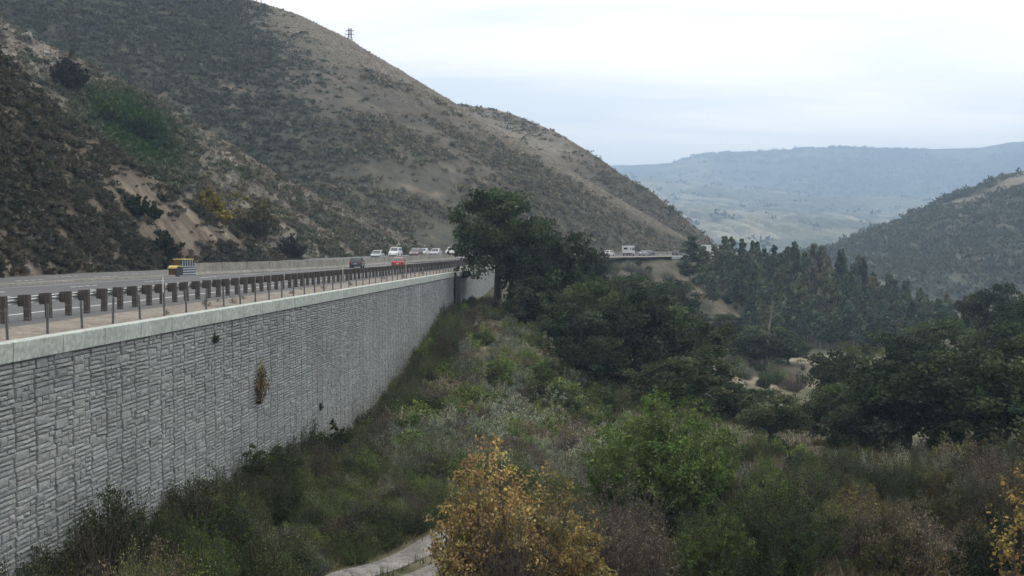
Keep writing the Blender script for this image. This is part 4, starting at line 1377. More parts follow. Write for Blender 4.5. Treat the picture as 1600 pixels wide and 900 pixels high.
rock(H_spur, 42, 66, 24, 20, 'pale rock outcrop near the top left corner on the spur crest', 1)
rock(H_spur, 72, 84, 13, 9, 'smaller pale rock right below the outcrop near the top left corner', 2)
rock(H_cut, 132, 214, 13, 8, 'pale rock at the upper edge of the road cut', 3)
rock(H_cut, 40, 420, 20, 9, 'tan rock at the foot of the road cut by the left edge', 4)
rock(H_cut, 140, 414, 10, 7, 'small tan rock at the foot of the road cut left of the cushion', 5)

# ---- grass and weeds (uncountable)
def grass(name, label, N, region, hlo, hhi, cols, seed, w=.035):
    r = np.random.default_rng(3000 + seed)
    x, y = region(r, N)
    n = len(x)
    z = ground_z(x, y)
    h = hlo + (hhi - hlo) * r.random(n) ** 1.5
    a = r.random(n) * 6.283; ln = r.normal(0, .32, (n, 2))
    b = np.column_stack([x, y, z - .03])
    s = np.column_stack([np.cos(a), np.sin(a), 0 * a]) * (w * (.6 + .8 * r.random(n)))[:, None]
    t = b + np.column_stack([ln * h[:, None], h])
    m = (b + t) / 2 + np.column_stack([-ln * h[:, None] * .15, h * .04])
    V = np.stack([b - s, b + s, m + s * .7, t, m - s * .7], 1).reshape(-1, 3)
    F = np.arange(n * 5).reshape(-1, 5)
    cols = np.array(cols); c = cols[r.integers(0, len(cols), n)] * np.exp(r.normal(0, .25, (n, 1)))
    o = obj(name, np_mesh(name, V, [F], M['leaf'], col=np.repeat(c, 5, 0)))
    tag(o, label, 'grass', kind='stuff')


def reg_slope(r, N):
    px = r.uniform(330, 1000, N); y = 36 * (150 / 36) ** r.random(N); x = (px - 800) / FPX * y
    ok = (x > wall_x(y) + .5)
    dm = np.full(len(x), 9.0)
    for k in range(0, len(tr), 3): dm = np.minimum(dm, np.hypot(tr[k, 0] - x, tr[k, 1] - y))
    ok &= (dm > 1.9 + r.normal(0, .25, len(x))) | ((dm < .42) & (r.random(len(x)) < .8))
    nz = fbm(x / 5, y / 5, 3, 50)
    ok &= r.random(len(x)) < sstep(.3, .6, nz) + .15
    return x[ok], y[ok]


def reg_flat(r, N):
    px = r.uniform(880, 1660, N); y = 40 * (120 / 40) ** r.random(N); x = (px - 800) / FPX * y
    ok = r.random(N) < sstep(.3, .6, fbm(x / 6, y / 6, 3, 51)) + .2
    return x[ok], y[ok]


grass('dry_grass', 'dry tan and olive grass on the slope below the wall and beside the track', 64000, reg_slope, .15, .55, [(.26, .225, .16), (.19, .17, .115), (.12, .13, .06), (.16, .14, .10), (.10, .13, .05)], 1, .022)
grass('valley_weeds', 'tall dry weeds covering the valley floor before the right hand wood', 26000, reg_flat, .3, .9, [(.17, .15, .09), (.125, .115, .07), (.11, .11, .05), (.10, .09, .068), (.2, .17, .11)], 2, .035)


def reg_trackside(r, N):
    k = r.integers(0, len(tr) - 1, N); side = np.where(r.random(N) < .6, 1, -1)
    o = side * (2.0 + np.abs(r.normal(0, 1.3, N)))
    q = tr[k] + tn[k] * o[:, None]
    ok = (q[:, 1] < 75) & (q[:, 0] > wall_x(q[:, 1]) + .3)
    return q[ok, 0], q[ok, 1]


grass('trackside_grass', 'short green and straw grass along both edges of the dirt track', 12000, reg_trackside, .08, .32, [(.13, .17, .05), (.26, .23, .16), (.17, .17, .075), (.11, .15, .045)], 3, .025)
# ------------------------------------------------------------------ retaining wall
CZ = -0.20            # top of the coping
wr = np.random.default_rng(11)
wdir = np.array([0.0763, 1.0]); wdir /= np.linalg.norm(wdir)
wn = np.array([wdir[1], -wdir[0]])            # outward, toward the ravine
w0 = np.array([float(wall_x(WALL_Y0)), WALL_Y0])
WL = (WALL_Y1 - WALL_Y0) / wdir[1]
wall = empty('retaining_wall', (w0[0], w0[1], -9)); tag(wall, 'long grey split face block wall holding up the highway', 'retaining wall')
woff = np.array([w0[0], w0[1], -9.0])


def wpt(s, z, o):
    s = np.asarray(s, float); z = np.asarray(z, float); o = np.asarray(o, float)
    return np.stack([w0[0] + wdir[0] * s + wn[0] * o, w0[1] + wdir[1] * s + wn[1] * o, z], -1) - woff


# ashlar blocks: columns of panels 1.36 m wide, cells 0.34 x 0.2
rects = []   # s0, s1, z0, z1
CW, RH, NC_, NR_ = .41, .15, 3, 8
pw = CW * NC_
npan = int(WL / pw) + 1
for ip in range(npan):
    s0 = ip * pw
    zoff = wr.random() * RH * NR_
    z_top = CZ - .52
    nrow = int((z_top + 13.0) / RH)
    used = np.zeros((nrow, NC_), bool)
    for a in range(nrow):
        for b in range(NC_):
            if used[a, b]: continue
            wd, ht = ((3, 1), (2, 1), (1, 1), (3, 1), (2, 2), (3, 1), (1, 2), (3, 1), (2, 1), (1, 1))[wr.integers(0, 10)]
            wd = min(wd, NC_ - b); ht = min(ht, nrow - a)
            while wd > 1 and used[a:a + ht, b:b + wd].any(): wd -= 1
            if used[a:a + ht, b:b + wd].any(): ht = 1
            used[a:a + ht, b:b + wd] = True
            rects.append((s0 + b * CW, s0 + (b + wd) * CW, z_top - (a + ht) * RH, z_top - a * RH, b == 0, b + wd == NC_))
rects = np.array([r_[:4] for r_ in rects]), np.array([r_[4:] for r_ in rects])
R4, RE = rects
ok = R4[:, 0] < WL - .4
R4, RE = R4[ok], RE[ok]
n = len(R4)
jog = .05 * np.sign(np.sin((np.round((R4[:, 2] + 40) / .5)) * 2.3 + np.round(R4[:, 0] / pw) * 1.7))
R4[:, 0] += RE[:, 0] * jog
jog = .05 * np.sign(np.sin((np.round((R4[:, 2] + 40) / .5)) * 2.3 + np.round(R4[:, 1] / pw) * 1.7))
R4[:, 1] += RE[:, 1] * jog
g = .001 + .004 * wr.random((n, 4))
g[:, 0] += RE[:, 0] * (.022 + .034 * wr.random(n)); g[:, 1] += RE[:, 1] * (.022 + .034 * wr.random(n))
sa, sb, za, zb_ = R4[:, 0] + g[:, 0], R4[:, 1] - g[:, 1], R4[:, 2] + g[:, 2], R4[:, 3] - g[:, 3]
dep = .03 + .028 * wr.random(n)
ins = .014 + .014 * wr.random((n, 4))
front = []
for (s_, z_, ks, kz) in ((sa, za, 0, 2), (sb, za, 1, 2), (sb, zb_, 1, 3), (sa, zb_, 0, 3)):
    front.append((s_, z_, np.full(n, -.01), ks, kz))
Vb = [wpt(s_, z_, o_) for s_, z_, o_, _, _ in front]
Vf = []
for (s_, z_, o_, ks, kz) in front:
    s2 = s_ + (ins[:, ks] if ks == 0 else -ins[:, ks]) + wr.normal(0, .008, n)
    z2 = z_ + (ins[:, kz] if kz == 2 else -ins[:, kz] * 1.2) + wr.normal(0, .008, n)
    Vf.append(wpt(s2, z2, dep + wr.normal(0, .011, n)))
mid = wpt((sa + sb) / 2 + wr.normal(0, .02, n), (za + zb_) / 2 + wr.normal(0, .02, n), dep + .012 + .022 * wr.random(n))
V = np.stack(Vb + Vf + [mid], 1).reshape(-1, 3)
base_i = np.arange(n)[:, None] * 9
quads = np.concatenate([base_i + np.array(q) for q in ((0, 1, 5, 4), (1, 2, 6, 5), (2, 3, 7, 6), (3, 0, 4, 7))])
tris = np.concatenate([base_i + np.array(q) for q in ((4, 5, 8), (5, 6, 8), (6, 7, 8), (7, 4, 8))])
bc = np.clip(1 + wr.normal(0, .065, (n, 1)), .7, 1.3) * (1 + wr.normal(0, .012, (n, 3)))
# weathering: dark water streaks and lichen, larger than one block
sc_ = fbm(R4[:, 0] / 3.5, R4[:, 2] / 11, 3, 70)
st_ = fbm(R4[:, 0] / 1.1, R4[:, 2] / 14, 3, 74)
bc *= (0.80 + .26 * sc_ + .16 * st_)[:, None]
dirt_ = np.exp(-np.clip(R4[:, 2] + 9.2, 0, 9) / 1.2)[:, None] * .3
bc = bc * (1 - dirt_) + dirt_ * np.array((.8, .72, .58)) * .7
me = np_mesh('wall_blocks', V, [quads, tris], M['block'], col=np.repeat(bc, 9, 0))
obj('block_facing', me, wall)
mb_ = MB()
c8 = [(s_, z_, o_) for s_ in (0, WL - .05) for z_ in (-14, CZ - .5) for o_ in (-.4, -.005)]
bp_ = [tuple(wpt(*c)) for c in c8]
mb_.add(bp_, [(0, 1, 3, 2), (4, 5, 7, 6), (0, 1, 5, 4), (2, 3, 7, 6), (0, 2, 6, 4), (1, 3, 7, 5)])
mb_.build('wall_core', M['block_gap'], wall)
# coping in 3.05 m lengths with open joints
cpm = MB()
sj = 0.0
while sj < WL - .5:
    s1 = min(sj + 3.05, WL)
    pr = []
    for s_ in (sj + .022, s1 - .022):
        for (o_, z_) in ((-.28, CZ - .42), (.13, CZ - .60), (.15, CZ - .03), (.12, CZ), (-.28, CZ + .0)):
            pr.append(tuple(wpt(s_, z_, o_)))
    f = [(0, 1, 2, 3, 4), (9, 8, 7, 6, 5)] + [(k, (k + 1) % 5, 5 + (k + 1) % 5, 5 + k) for k in range(5)]
    cpm.add(pr, f)
    sj += 3.05
cpm.build('coping', M['coping'], wall)

# second wall: starts set back after the joint and follows the bend of the road
iw = np.where(RAIL[:, 1] > 130.5)[0][0]
iend = np.where(RAIL[:, 1] > 262)[0][0]
L2 = off_line(-2.95)[iw:iend].copy()
# set back near the joint
sb_ = np.clip((L2[:, 1] - 136) / 14, 0, 1)
L2 = L2[L2[:, 1] > 134.3]
L2 -= RAILN[iw:iend][-len(L2):] * (.42 * (1 - sstep(140, 190, L2[:, 1])))[:, None]
N2 = -left_normal(L2)
wall2 = empty('retaining_wall', (L2[0, 0], L2[0, 1], -5)); tag(wall2, 'plain grey wall section curving away beyond the vertical joint', 'retaining wall')
z2 = road_z(L2[:, 1])


def ribbon(L, N, prof, zb, off):
    """closed profile (o, z) swept along a plan line"""
    m = len(L); k = len(prof); V = []
    for (o_, z_, rel) in prof:
        V.append(np.column_stack([L + N * o_, (zb if rel else 0) + np.full(m, z_)]) - off)
    V = np.stack(V, 1).reshape(-1, 3)
    i, j = np.meshgrid(np.arange(m - 1), np.arange(k), indexing='ij')
    q = np.stack([i * k + j, i * k + (j + 1) % k, (i + 1) * k + (j + 1) % k, (i + 1) * k + j], -1).reshape(-1, 4)
    caps = [np.array([list(range(k))[::-1]]), np.array([list(range((m - 1) * k, m * k))])]
    return V, [q] + caps


off2 = np.array([L2[0, 0], L2[0, 1], -5.0])
V, F = ribbon(L2, N2, ((-.4, -9, 0), (0, -9, 0), (0, CZ - .5, 1), (-.4, CZ - .5, 1)), z2, off2)
M['wall2'] = mat_noisy('far_wall_blocks', (.2, .21, .21), (.28, .29, .285), 1.2, .95, .8, .06, fine=2.2)
obj('wall_face', np_mesh('wall_face', V, F, M['wall2']), wall2)
mm = MB(); mm.box((N2[0, 0] * -.02, N2[0, 1] * -.02 - .09, .1), (.44, .16, 8.3)); mm.build('joint_cover', M['post_wood'], wall2)
V, F = ribbon(L2, N2, ((-.28, CZ - .42, 1), (.13, CZ - .6, 1), (.15, CZ, 1), (-.28, CZ, 1)), z2, off2)
obj('coping', np_mesh('coping', V, F, M['coping']), wall2)
# retaining wall under the far bend
ia, ib = np.where(RAIL[:, 1] > 318)[0][0], np.where(RAIL[:, 1] > 384)[0][0]
L3 = off_line(-2.95)[ia:ib]; N3 = -left_normal(L3); z3 = road_z(L3[:, 1])
wall3 = empty('retaining_wall', (L3[0, 0], L3[0, 1], -2)); tag(wall3, 'short distant pale wall below the far road beside the young eucalyptus', 'retaining wall')
off3 = np.array([L3[0, 0], L3[0, 1], -2.0])
V, F = ribbon(L3, N3, ((-.4, -5, 0), (0, -5, 0), (0, CZ - .5, 1), (-.4, CZ - .5, 1)), z3, off3)
obj('wall_face', np_mesh('wall_face', V, F, M['wall2']), wall3)
V, F = ribbon(L3, N3, ((-.28, CZ - .45, 1), (.14, CZ - .75, 1), (.16, CZ, 1), (-.28, CZ, 1)), z3, off3)
obj('coping', np_mesh('coping', V, F, M['coping']), wall3)

# ------------------------------------------------------------------ guard rail
SR = np.concatenate([[0], np.cumsum(np.linalg.norm(np.diff(RAIL, axis=0), axis=1))])


def rail_at(s, off=0.0):
    x = np.interp(s, SR, RAIL[:, 0]); y = np.interp(s, SR, RAIL[:, 1])
    nx = np.interp(s, SR, RAILN[:, 0]); ny = np.interp(s, SR, RAILN[:, 1])
    l = math.hypot(nx, ny)
    return np.array([x + nx / l * off, y + ny / l * off]), math.atan2(ny, nx) - math.pi / 2 + math.pi / 2


s33 = float(np.interp(33.0, RAIL[:, 1], SR))
gr = empty('guard_rail', (*rail_at(s33)[0], 0)); tag(gr, 'steel guard rail on dark timber posts along the road edge', 'guard rail')
goff = np.array([*rail_at(s33)[0], 0.0])
pm = MB(); pm.box((0, 0, .36), (.2, .2, 1.22)); post_me = pm.mesh('rail_post', M['post_wood'], bevel=.008, seg=1)
pm = MB(); pm.box((0, 0, 0), (.2, .21, .42)); block_me = pm.mesh('rail_block', M['post_wood'], bevel=.008, seg=1)
s = s33 - 3.0 * 1.53; k = 0
while k < 100:
    p, a = rail_at(s, 0.0)
    z = float(road_z(p[1])) - .03
    o = obj('post', post_me, gr); o.location = (p[0] - goff[0], p[1] - goff[1], z); o.rotation_euler = (sr.normal(0, .022), sr.normal(0, .022), a + sr.normal(0, .04))
    q, _ = rail_at(s, .206)
    b = obj('block', block_me, o); b.location = (.206, 0, .75)
    s += 1.53; k += 1
fm = MB()
while s < s33 + 215:      # beyond a hundred posts: one part
    p, a = rail_at(s); z = float(road_z(p[1])) - .03; q, _ = rail_at(s, .206)
    fm.box((p[0] - goff[0], p[1] - goff[1], z + .36), (.2, .2, 1.22), rz=a); fm.box((q[0] - goff[0], q[1] - goff[1], z + .75), (.2, .21, .42), rz=a)
    s += 1.53
o = fm.build('far_posts', M['post_wood'], gr); o['kind'] = 'stuff'
rs_ = np.arange(s33 - 6, s, 1.0)
prof = ((0, .52), (.03, .50), (.08, .545), (.08, .57), (.025, .62), (.025, .65), (.08, .70), (.08, .725), (.03, .77), (0, .75), (.045, .715), (.045, .70), (-.005, .655), (-.005, .615), (.045, .57), (.045, .56))
V = []
for (o_, z_) in prof:
    q = np.array([rail_at(t, .312 + o_)[0] for t in rs_])
    V.append(np.column_stack([q, road_z(q[:, 1]) + z_ + .08]) - goff)
m, kk = len(rs_), len(prof)
V = np.stack(V, 1).reshape(-1, 3)
i, j = np.meshgrid(np.arange(m - 1), np.arange(kk), indexing='ij')
F = np.stack([i * kk + j, i * kk + (j + 1) % kk, (i + 1) * kk + (j + 1) % kk, (i + 1) * kk + j], -1).reshape(-1, 4)
obj('rail', np_mesh('w_beam', V, [F], M['galv']), gr)

# low fence of steel posts just behind the coping, thin wires
fe = empty('wire_fence', (*rail_at(s33, -2.62)[0], -.2)); tag(fe, 'low wire fence of thin grey steel posts behind the coping', 'fence')
foff = np.array([*rail_at(s33, -2.62)[0], -.2])
pm = MB(); pm.box((0, 0, .40), (.075, .045, 1.2)); pm.box((0, .03, .40), (.02, .05, 1.2)); fp = pm.mesh('fence_post', M['post_steel'])
s = s33 - 2.2; fs = []
while s < s33 + 108:
    p, a = rail_at(s, -2.55)
    o = obj('post', fp, fe); o.location = (p[0] - foff[0], p[1] - foff[1], -.03 + sr.normal(0, .015)); o.rotation_euler = (sr.normal(0, .02), sr.normal(0, .025), a)
    fs.append(s); s += 2.42
wm = MB()
for h in (.3, .62, .92):
    wm.tube([(*(rail_at(t, -2.55)[0] - foff[:2]), h - .03 + .012 * math.sin(t * 3)) for t in fs], .0035, 3, cap=False)
wm.build('wire', M['post_steel'], fe)

# delineator posts beside the rail
for (px, d, h, lab) in ((254, 51, 1.25, 'pale delineator post nearest the left edge, standing in the guard rail'), (536, 84, 1.25, 'pale delineator post on the guard rail below the dark car'),
                        (634, 120, 1.25, 'pale delineator post on the guard rail below the red car')):
    s = s33
    ss = np.linspace(s33 - 4, s33 + 170, 700)
    pp = np.array([rail_at(t, -.22)[0] for t in ss])
    t = ss[np.argmin(abs(800 + pp[:, 0] / pp[:, 1] * FPX - px))]
    p, a = rail_at(t, -.22)
    e = empty('delineator_post', (p[0], p[1], -.1), a); tag(e, lab, 'marker post')
    mm = MB(); mm.box((0, 0, .66), (.03, .11, 1.36), taper=(1, 1)); mm.box((0, 0, 1.36), (.03, .09, .05)); mm.build('post', M['delin'], e)
    mm = MB(); mm.box((.018, 0, 1.18), (.006, .08, .15)); mm.build('reflector', M['plate'], e)

# ------------------------------------------------------------------ median barrier and kerb
def off_at(s, offf):
    p0, _ = rail_at(s)
    o = offf(p0[1]) if callable(offf) else offf
    return rail_at(s, o)


ylist = RAIL[:, 1]
ML = off_line(med_off); MN = left_normal(ML)
# barrier begins where photo column 300 meets the median line
colpx = 800 + ML[:, 0] / ML[:, 1] * FPX
vis = ML[:, 1] > 60
ist = np.where(vis & (colpx > 301))[0][0]
LB = ML[ist:]; NB = MN[ist:]; zB = road_z(LB[:, 1])
bar = empty('median_barrier', (LB[0, 0], LB[0, 1], 0)); tag(bar, 'long tan concrete barrier dividing the two carriageways', 'barrier')
boff = np.array([LB[0, 0], LB[0, 1], 0.0])
BH = 1.22
V, F = ribbon(LB, NB, ((-.0, -.05, 1), (-.0, .08, 1), (.17, .34, 1), (.22, BH, 1), (.40, BH, 1), (.45, .34, 1), (.62, .08, 1), (.62, -.02, 1)), zB, boff)
obj('barrier_body', np_mesh('barrier_body', V, F, M['concrete']), bar)
# dark drainage slots / joints at the foot
jm = MB()
for i in range(0, len(LB) - 1, 3):
    t = LB[i + 1] - LB[i]; a = math.atan2(t[1], t[0]) - math.pi / 2
    p = LB[i] + NB[i] * .19
    jm.box((p[0] - boff[0], p[1] - boff[1], zB[i] + .72), (.05, .03, .9), rz=a)
jm.build('joint', M['block_gap'], bar)
# low median kerb left of the barrier end
kb = ML[(np.arange(len(ML)) < ist - 1) & (ML[:, 1] > -15)]; kn = MN[(np.arange(len(ML)) < ist - 1) & (ML[:, 1] > -15)]
V, F = ribbon(kb, kn, ((0, -.02, 0), (.03, .16, 0), (.6, .16, 0), (.63, -.02, 0)), 0, np.zeros(3))
o = obj('kerb', np_mesh('kerb', V, F, M['concrete'])); o['kind'] = 'structure'

# ------------------------------------------------------------------ impact cushion at the barrier end
pe, ae = ML[ist], math.atan2(*(ML[ist + 1] - ML[ist])[::-1]) - math.pi / 2
nrm = MN[ist]
cu = empty('impact_cushion', (pe[0] + nrm[0] * .31 - (ML[ist + 1] - ML[ist])[0] * .06, pe[1] + nrm[1] * .31 - (ML[ist + 1] - ML[ist])[1] * .06, 0.01), ae)
tag(cu, 'yellow topped impact cushion with striped nose and slatted side at the barrier end', 'crash cushion')
# local: +y towards the barrier, nose at -y; right side (+x) faces the camera
CLEN = 4.0
mm = MB(); mm.prism([(-CLEN, .02), (-CLEN, .72), (-CLEN + .35, .92), (-.1, .92), (-.1, .02)], -.42, .42); mm.build('body', M['dark_panel'], cu, bevel=.04)
mm = MB()
for z in (.22, .46, .70):
    mm.box((.445, -CLEN / 2 + .55, z), (.05, CLEN - 1.3, .13))
    mm.box((-.445, -CLEN / 2 + .55, z), (.05, CLEN - 1.3, .13))
mm.box((.445, -CLEN / 2 + .3, .9), (.06, CLEN - .8, .07)); mm.box((.45, -CLEN / 2 + .3, .04), (.1, CLEN - .6, .06))
mm.build('fender_panel', M['pale_panel'], cu, bevel=.012, seg=1)
mm = MB(); mm.prism([(-CLEN - .12, .72), (-CLEN - .1, .86), (-CLEN + .3, 1.02), (-CLEN + 1.0, 1.02), (-CLEN + 1.0, .93), (-CLEN + .3, .93)], -.46, .46); mm.build('nose_cap', M['yellow_pale'], cu, bevel=.03)


def stripes(parent, name, x0, x1, z0, z1, y, n=5, mats=None):
    mm = MB()
    bw = (x1 - x0) / n
    H_ = z1 - z0
    for i in range(-n, n * 2):
        a = x0 + i * bw
        poly = [(a, z0), (a + bw * .2, z0), (a + bw * .2 + H_ * .8, z1), (a + H_ * .8, z1)]
        # clip to the plate
        def cl(poly, xm, keep_gt):
            out = []
            for q in range(len(poly)):
                p1, p2 = poly[q], poly[(q + 1) % len(poly)]
                i1 = (p1[0] >= xm) == keep_gt or p1[0] == xm; i2 = (p2[0] >= xm) == keep_gt or p2[0] == xm
                if i1: out.append(p1)
                if i1 != i2 and p2[0] != p1[0]:
                    t = (xm - p1[0]) / (p2[0] - p1[0]); out.append((xm, p1[1] + (p2[1] - p1[1]) * t))
            return out
        poly = cl(poly, x0, True)
        if len(poly) > 2: poly = cl(poly, x1, False)
        if len(poly) > 2:
            m_ = len(poly)
            mm.add([(p[0], y, p[1]) for p in poly] + [(p[0], y + .006, p[1]) for p in poly], [tuple(range(m_)), tuple(range(2 * m_ - 1, m_ - 1, -1))] + [(q, (q + 1) % m_, m_ + (q + 1) % m_, m_ + q) for q in range(m_)])
    return mm.build(name, mats, parent)


stripes(cu, 'nose_stripes', -.40, .40, .06, .68, -CLEN - .012, 4, M['orange'])
# raised rear bay with yellow lid, striped face and barred side
mm = MB(); mm.box((0, -CLEN / 2 + .15, 1.24), (.86, 2.3, .62)); bay = mm.build('rear_bay', M['dark_panel'], cu, bevel=.02, seg=1)
mm = MB(); mm.box((0, -CLEN / 2 + .15, 1.60), (.98, 2.45, .10)); mm.build('lid', M['yellow_pale'], cu, bevel=.02, seg=1)
stripes(cu, 'face_stripes', -.41, .41, .96, 1.52, -CLEN / 2 - 1.015, 4, M['orange'])
mm = MB()
for i in range(5): mm.box((.45, -CLEN / 2 - .85 + i * .48, 1.24), (.05, .13, .60))
mm.build('side_bar', M['pale_panel'], cu)

# ------------------------------------------------------------------ vehicles (local: +y forward, z up)
def wheel_part(e, x, y, r, w=.22):
    mm = MB(); mm.wheel((0, 0, 0), r, w, 18); t = mm.build('wheel', M['tyre'], e); t.location = (x, y, r)
    mm = MB(); mm.wheel((0, 0, 0), r * .62, w + .02, 12); mm.build('rim', M['rim'], t)


def car(name, label, cat, pos, rz, color, L=4.4, W=1.78, H=1.46, kind='sedan', group=None):
    e = empty(name, pos, rz); tag(e, label, cat, group)
    pt = paint(name + '_paint', color)
    h2 = L / 2
    belt = H * .62
    if kind == 'hatch':
        low = [(-h2, .32), (-h2 + .03, .62), (-h2 + .12, belt), (h2 * .42, belt), (h2 - .25, belt * .80), (h2 - .03, .58), (h2, .34), (h2 - .1, .22), (-h2 + .1, .22)]
        cab = [(-h2 + .14, belt - .02), (-h2 + .42, H - .05), (-h2 + .8, H), (.1, H), (.45, H - .06), (h2 * .48, belt - .02)]
    elif kind == 'van':
        low = [(-h2, .34), (-h2, belt), (h2 * .55, belt), (h2 - .25, belt * .78), (h2 - .02, .55), (h2, .34), (h2 - .1, .24), (-h2 + .1, .24)]
        cab = [(-h2 + .02, belt - .02), (-h2 + .12, H - .06), (-h2 + .3, H), (h2 * .12, H), (h2 * .25, H - .06), (h2 * .62, belt - .02)]
    elif kind == 'pickup':
        low = [(-h2, .42), (-h2, belt), (h2 * .42, belt), (h2 - .2, belt * .9), (h2 - .02, .62), (h2, .4), (h2 - .1, .32), (-h2 + .1, .32)]
        cab = [(-.55, belt - .02), (-.45, H - .05), (-.25, H), (.7, H), (.85, H - .06), (h2 * .5, belt - .02)]
    else:
        low = [(-h2, .34), (-h2 + .02, .6), (-h2 + .1, belt * .95), (-h2 + .75, belt), (h2 * .38, belt), (h2 - .25, belt * .78), (h2 - .02, .56), (h2, .34), (h2 - .1, .22), (-h2 + .1, .22)]
        cab = [(-h2 + .65, belt - .02), (-h2 + 1.2, H - .05), (-h2 + 1.5, H), (.15, H), (.5, H - .06), (h2 * .46, belt - .02)]
    tum = lambda y, z: .06 + .13 * max(0, (z - belt) / (H - belt)) * W / 1.78
    mm = MB(); mm.prism(low, -W / 2, W / 2, lambda y, z: .05 * (z < .3) + .02 * (z > belt - .06))
    mm.build('body', pt, e, bevel=.055, seg=2, smooth=False)
    mm = MB(); mm.prism(cab, -W / 2, W / 2, tum); mm.build('cabin', pt, e, bevel=.05, seg=2)
    # glass panes, slightly proud of the cabin

    def pane(nm, yz, sgn=None, wfrac=.84):
        mm = MB()
        if sgn is None:
            (y0, z0), (y1, z1) = yz
            nx = np.array([z1 - z0, -(y1 - y0)]); nx = nx / np.linalg.norm(nx)
            if (nx[0] > 0) != ((y0 + y1) / 2 > (cab[2][0] + cab[3][0]) / 2): nx = -nx
            a0, a1 = (W / 2 - tum(y0, z0)) * wfrac, (W / 2 - tum(y1, z1)) * wfrac
            vs = []
            for o_ in (.004, .016):
                vs += [(-a0, y0 + nx[0] * o_, z0 + nx[1] * o_), (a0, y0 + nx[0] * o_, z0 + nx[1] * o_), (a1, y1 + nx[0] * o_, z1 + nx[1] * o_), (-a1, y1 + nx[0] * o_, z1 + nx[1] * o_)]
            mm.add(vs, [(0, 1, 2, 3), (7, 6, 5, 4), (0, 1, 5, 4), (1, 2, 6, 5), (2, 3, 7, 6), (3, 0, 4, 7)])
        else:
            vs = []
            for o_ in (.004, .016):
                vs += [(sgn * (W / 2 - tum(y, z) + o_), y, z) for y, z in yz]
            m_ = len(yz)
            mm.add(vs, [tuple(range(m_)), tuple(range(2 * m_ - 1, m_ - 1, -1))] + [(q, (q + 1) % m_, m_ + (q + 1) % m_, m_ + q) for q in range(m_)])
        mm.build(nm, M['glass'], e)

    def along(a, b, t): return (a[0] + (b[0] - a[0]) * t, a[1] + (b[1] - a[1]) * t)
    pane('rear_window', (along(cab[0], cab[1], .2), along(cab[0], cab[1], .95)))
    pane('windscreen', (along(cab[5], cab[4], .1), along(cab[5], cab[4], .98)))
    zt, zb0 = H - .16, belt + .05
    ym = (cab[1][0] + cab[4][0]) / 2 - .05
    for sg in (-1, 1):
        f0 = (zb0 - cab[0][1]) / (cab[1][1] - cab[0][1]); f1 = (zt - cab[0][1]) / (cab[1][1] - cab[0][1])
        ra, rb = along(cab[0], cab[1], f0), along(cab[0], cab[1], f1)
        f0 = (zb0 - cab[5][1]) / (cab[4][1] - cab[5][1]); f1 = (zt - cab[5][1]) / (cab[4][1] - cab[5][1])
        fa, fb = along(cab[5], cab[4], f0), along(cab[5], cab[4], f1)
        pane('side_window', [(ra[0] + .14, ra[1]), (ym - .05, ra[1]), (ym - .05, rb[1]), (rb[0] + .12, rb[1])], sg)
        pane('side_window', [(ym + .05, fa[1]), (fa[0] - .16, fa[1]), (fb[0] - .12, fb[1]), (ym + .05, fb[1])], sg)
    r = H * .215
    for sx in (-1, 1):
        for y in (-h2 * .60, h2 * .62):
            wheel_part(e, sx * (W / 2 - .11), y, r)
        mm = MB(); mm.box((sx * W * .37, -h2 - .004, belt * .78), (W * .17, .05, .17)); mm.build('tail_light', M['redlight'], e, bevel=.015, seg=1)
        mm = MB(); mm.box((sx * W * .36, h2 - .06, belt * .67), (W * .19, .12, .15)); mm.build('headlight', M['headlight'], e, bevel=.02, seg=1)
        mm = MB(); mm.box((sx * (W / 2 + .06), h2 * .36, belt + .06), (.17, .09, .12)); mm.build('mirror', pt, e, bevel=.02, seg=1)
    mm = MB(); mm.box((0, -h2 - .003, belt * .66), (.34, .02, .13)); mm.build('number_plate', M['plate'], e)
    mm = MB(); mm.box((0, -h2 + .03, .33), (W * .86, .1, .15)); mm.box((0, h2 - .03, .34), (W * .8, .1, .15)); mm.build('bumper', M['black'], e, bevel=.02, seg=1)
    return e


def heading(s, back=False, off=0.0):
    a = rail_at(s)[1]          # direction of travel: road tangent
    t = (rail_at(s + 1)[0] - rail_at(s - 1)[0])
    rz = math.atan2(t[1], t[0]) - math.pi / 2
    return rz + (math.pi if back else 0)


def place(px, off):
    """spot on the line `off` metres left of the rail that stands in photo column px"""
    ss = np.linspace(s33, SR[-1] - 4, 3000)
    pp = np.array([off_at(t, off)[0] for t in ss])
    c = np.abs(800 + pp[:, 0] / pp[:, 1] * FPX - px)
    c[(pp[:, 1] < 30) | (pp[:, 1] > 380)] = 1e9
    i = int(np.argmin(c))
    return ss[i], pp[i], float(road_z(pp[i, 1]))


def put_car(px, off, name, label, cat, color, back=False, dz=0.0, turn=.07, **k):
    s, p, z = place(px, off)
    if back: dz = dz + float(far_z(p[1]))
    return car(name, label, cat, (p[0], p[1], z + dz + .004), heading(s, back) + turn, color, **k)


